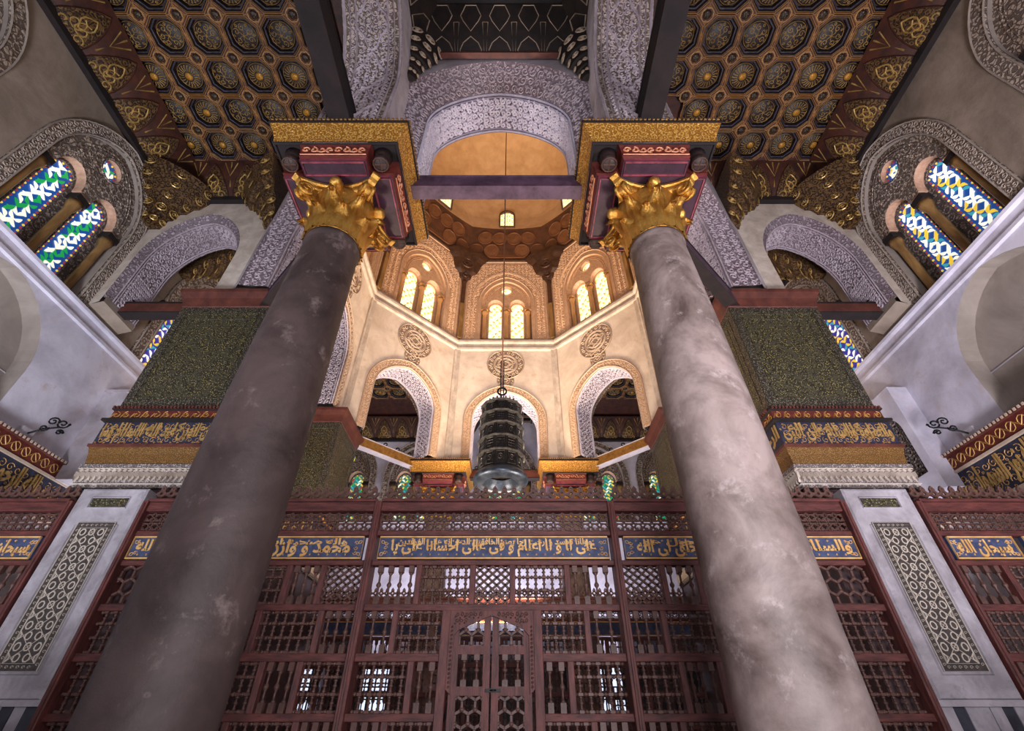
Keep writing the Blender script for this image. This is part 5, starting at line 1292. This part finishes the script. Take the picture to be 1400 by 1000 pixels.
for s, nm, tx in ((-1, 'left', TXL), (1, 'right', TXR)):
    x0, x1 = sorted((s*1.56, s*4.56))
    rows = flip(SIDEROWS, s)
    screen(x0, x1, 'bay of the wooden screen behind the near %s column, ending at the %s marble panel' % (nm, nm), rows, tx, 'bays of the wooden screen', [((1.63 if s > 0 else -3.7), (3.7 if s > 0 else -1.63), tx), ((3.8 if s > 0 else -4.54), (4.54 if s > 0 else -3.8), 'والسلام' if s > 0 else 'بسم الله')])
    x0, x1 = sorted((s*5.6, s*7.85))
    OR = [[(5.68, 6.2, B), (6.27, 6.95, N), (7.02, 7.8, B)], [(5.68, 6.4, N), (6.47, 7.2, B), (7.27, 7.8, N)], [(5.68, 6.2, B), (6.27, 6.95, N), (7.02, 7.8, B)], [(5.68, 6.4, N), (6.47, 7.2, B), (7.27, 7.8, N)], [(5.68, 6.2, B), (6.27, 7.8, N)]]
    pl = [(5.72, 6.55, 'سبحان الله'), (6.68, 7.8, 'الملك القدوس')]
    pl = pl if s > 0 else [(-b, -a, tt) for a, b, tt in pl]
    screen(x0, x1, 'shadowed outer bay of the wooden screen between the %s marble panel and the %s wall' % (nm, nm), flip(OR, s), None, 'bays of the wooden screen', pl)
    for xx, w in ((s*1.52, .09), (s*4.58, .07), (s*5.58, .07)):
        t = thing('screen_post', 'red-brown wooden post of the screen %s' % {1.52: 'on the %s side of the central bay' % nm, 4.58: 'on the inner side of the %s marble panel' % nm, 5.58: 'on the outer side of the %s marble panel' % nm}[abs(round(xx, 2))], 'post', (xx, SY-.02, 0), 'posts of the wooden screen')
        beamz(t, xx-.0, w, 0, 3.84, .11, 'upright'); beamz(t, xx, w*.35, .1, 3.8, .125, 'bead_moulding')
# matching plainer screen on the far side of the chamber, seen through the front one
SY = 11.5
FR = [[(-1.45+i*.75, -.78+i*.75, N if i % 2 else B) for i in range(4)], [(-1.45, -.85, N), (-.78, 0, B), (.07, .7, N), (.77, 1.45, B)]]
for off, w in ((-3.0, 'left part'), (0, 'middle part'), (3.0, 'right part')):
    screen(off-1.48, off+1.48, 'far wooden screen of the chamber, %s, glimpsed through the front screen' % w, [[(a+off, b+off, st) for a, b, st in FR[k % 2]] for k in range(5)], None, 'far screens of the chamber', None)
SY = 6.0
# double door in the central bay
dr = thing('double_door', 'narrow double-leaf lattice door with a pointed head in the central bay', 'door', (0, SY, 0))
for s in (-1, 1):
    lf = MB(); 
    def bx(a, b, c, d, y0=-.03, y1=.03): lf.box((min(a, b), SY+y0, c), (max(a, b), SY+y1, d))
    bx(s*.01, s*.085, .05, 2.53); bx(s*.36, s*.44, .05, 2.36)
    for z in (2.12, 1.75, 1.2, .6, .05): bx(s*.085, s*.36, z, z+.08)
    leaf = lf.build('door_leaf', WOOD, dr)
    for z0, z1, st in ((2.2, 2.52, H_), (1.83, 2.12, B), (1.28, 1.75, H_), (.68, 1.2, B)):
        a, b = sorted((s*.085, s*.36)); infill(a, b, z0, z1, st, leaf, SY)
    mb = MB(); slab(mb, lambda a, b, d: (a, SY+d, b), [(0, 2.55), (s*.47, 2.55), (s*.47, 1.8), (s*.42, 1.76), (s*.42, 2.3), (s*.36, 2.36), (0, 2.5)], [], -.06, -.035)
    ribs(mb, [q for q in shift(arabesque(.42, .12, .05, 3), -.0 if s > 0 else -.42, 2.42) if all(p[1] > 2.52-.36*abs(p[0])+0.0 for p in q)]+[spiral(s*.445, z, .016, 1.1, 0, 1, 6) for z in [1.82+i*.04 for i in range(15)]], lambda a, b, o: (a, SY-.06-o, b), .009, .008, 1)
    mb.build('carved_spandrel', [WOOD, WOOD_S], dr)
mb = MB(); mb.box((-.05, SY-.055, 1.78), (.11, SY-.03, 1.81)); mb.tube([(0, SY-.05, 1.795), (.03, SY-.08, 1.795), (.06, SY-.05, 1.795)], .008, 6); mb.build('door_bolt', IRON, dr)

# ------------------------------------------------------------ bronze lantern on its cable
ln = thing('hanging_lantern', 'tall tiered dark bronze lantern with a blued dish below, on a long cable', 'lantern', (0, CY, 5.2))
def P12(r, z, n=12): return [(r*math.cos(2*PI*(j+.5)/n), CY+r*math.sin(2*PI*(j+.5)/n), z) for j in range(n)]
zz = [5.62, 5.95, 6.28, 6.6, 6.9, 7.18]; rr = [.46, .455, .45, .44, .43, .41]
for i in range(5):
    z0, z1 = zz[i], zz[i+1]; r0, r1 = rr[i], rr[i+1]
    mb = MB(); mb.loft([P12(r0*.93, z0), P12(r1*.93, z1)], 0)
    for j in range(12):
        a0, a1 = 2*PI*(j+.5)/12, 2*PI*(j+1.5)/12
        def D(u, v, o, a0=a0, a1=a1):
            r = (r0+(r1-r0)*v); x0_, y0_, x1_, y1_ = r*math.cos(a0), r*math.sin(a0), r*math.cos(a1), r*math.sin(a1); f = 1+o/r
            return ((x0_+(x1_-x0_)*u)*f, CY+(y0_+(y1_-y0_)*u)*f, z0+(z1-z0)*v)
        ribs(mb, [[(0, 0), (0, 1)], [(.14, .12), (.86, .12), (.86, .88), (.14, .88), (.14, .12)]], D, .06, .022, 1)
        if i % 2: ribs(mb, [[(.14+.18*q, .12), (.14+.18*q, .88)] for q in range(1, 4)]+[[(.14, .12+.19*q), (.86, .12+.19*q)] for q in range(1, 4)], D, .035, .012, 1)
        else: ribs(mb, [spiral(.5, .5, .26, 1.3, 0, 1), [(.14, .12), (.3, .5), (.14, .88)], [(.86, .12), (.7, .5), (.86, .88)]], D, .05, .014, 1)
    mb.build('lattice_tier', [COF_DARK, BRONZE], ln)
    mb = MB(); mb.loft([P12(r1+.0, z1-.02), P12(r1+.065, z1-.005), P12(r1+.065, z1+.012), P12(r1+.0, z1+.03)], 0); mb.build('projecting_ring', BRONZE, ln)
mb = MB(); mb.loft([P12(.4, 7.2), P12(.36, 7.26), P12(.3, 7.3), P12(.2, 7.36), P12(.08, 7.42), P12(.03, 7.5)], 0, False, True, False, True)
for j in range(24): a = 2*PI*j/24; mb.box((.37*math.cos(a)-.015, CY+.37*math.sin(a)-.015, 7.2), (.37*math.cos(a)+.015, CY+.37*math.sin(a)+.015, 7.3))
mb.build('crown', BRONZE, ln)
mb = MB(); mb.lathe((0, CY, 0), [(.3, 5.62), (.44, 5.63), (.5, 5.58), (.555, 5.5), (.56, 5.46), (.54, 5.42), (.48, 5.4), (.4, 5.37), (.33, 5.4), (.28, 5.5), (.24, 5.58)], 40, 0, True, 0, False); mb.build('dish', BRONZE_B, ln, label='flaring blued metal dish at the foot')
mb = MB(); mb.lathe((0, CY, 0), [(.0, 5.66), (.3, 5.64), (.26, 5.58)], 24, 0, True, 0, False); mb.build('dish_inside', COF_DARK, ln)
mb = MB(); mb.tube([(.1*math.cos(a*PI/10), CY, 7.68+.1*math.sin(a*PI/10)) for a in range(20)], .022, 8, 0, True); mb.build('suspension_ring', IRON, ln)
for s in (-1, 1): mb = MB(); mb.tube([(s*.035, CY, 7.48), (s*.035, CY, 8.6)], .012, 6); mb.build('chain', IRON, ln)
mb = MB(); mb.tube([(0, CY, 7.78), (0, CY, 12), (0, CY, 24.69)], .018, 6); mb.build('cable', ROPE, ln)

# ------------------------------------------------------------ scrolled iron brackets on the side walls
for s, nm in ((-1, 'left'), (1, 'right')):
    t = thing('wall_bracket', 'small black scrolled iron bracket on a stone block, %s wall above the frieze' % nm, 'bracket', (s*7.9, 6.72, 5.36))
    mb = MB(); mb.box((s*7.9-.12*(s > 0), 6.6, 5.27), (s*7.9+.12*(s < 0), 6.82, 5.42)); mb.build('stone_block', P_GREY, t)
    T = lambda u, w: (s*(7.78-u), 6.72+u*.35, w)
    mb = MB()
    mb.tube([T(u, 5.35+.18*math.sin(u*4)) for u in (-.02, .06, .14, .22, .3, .36)], .016, 7)
    for cu, cw, r, d in ((.2, 5.62, .08, 1), (.34, 5.6, .09, -1), (.14, 5.48, .06, -1), (.36, 5.44, .05, 1)):
        mb.tube([T(*p) for p in spiral(cu, cw, r, 1.4, 0, d, 16)], .014, 6)
        mb.lathe(T(cu+r, cw), [(0, -.03), (.025, 0), (0, .03)], 8)
    mb.build('iron_scroll', IRON, t)

# plain box tomb inside the chamber, glimpsed through the screen
t = thing('cenotaph', 'low marble cenotaph in the chamber, mostly hidden behind the screen', 'tomb', (0, CY, 0))
mb = MB(); mb.box((-.9, CY-1.3, 0), (.9, CY+1.3, 1.0)); mb.build('chest', MARBLE, t)
mb = MB(); mb.box((-.98, CY-1.38, 1.0), (.98, CY+1.38, 1.12)); mb.build('top_slab', MARBLE, t)
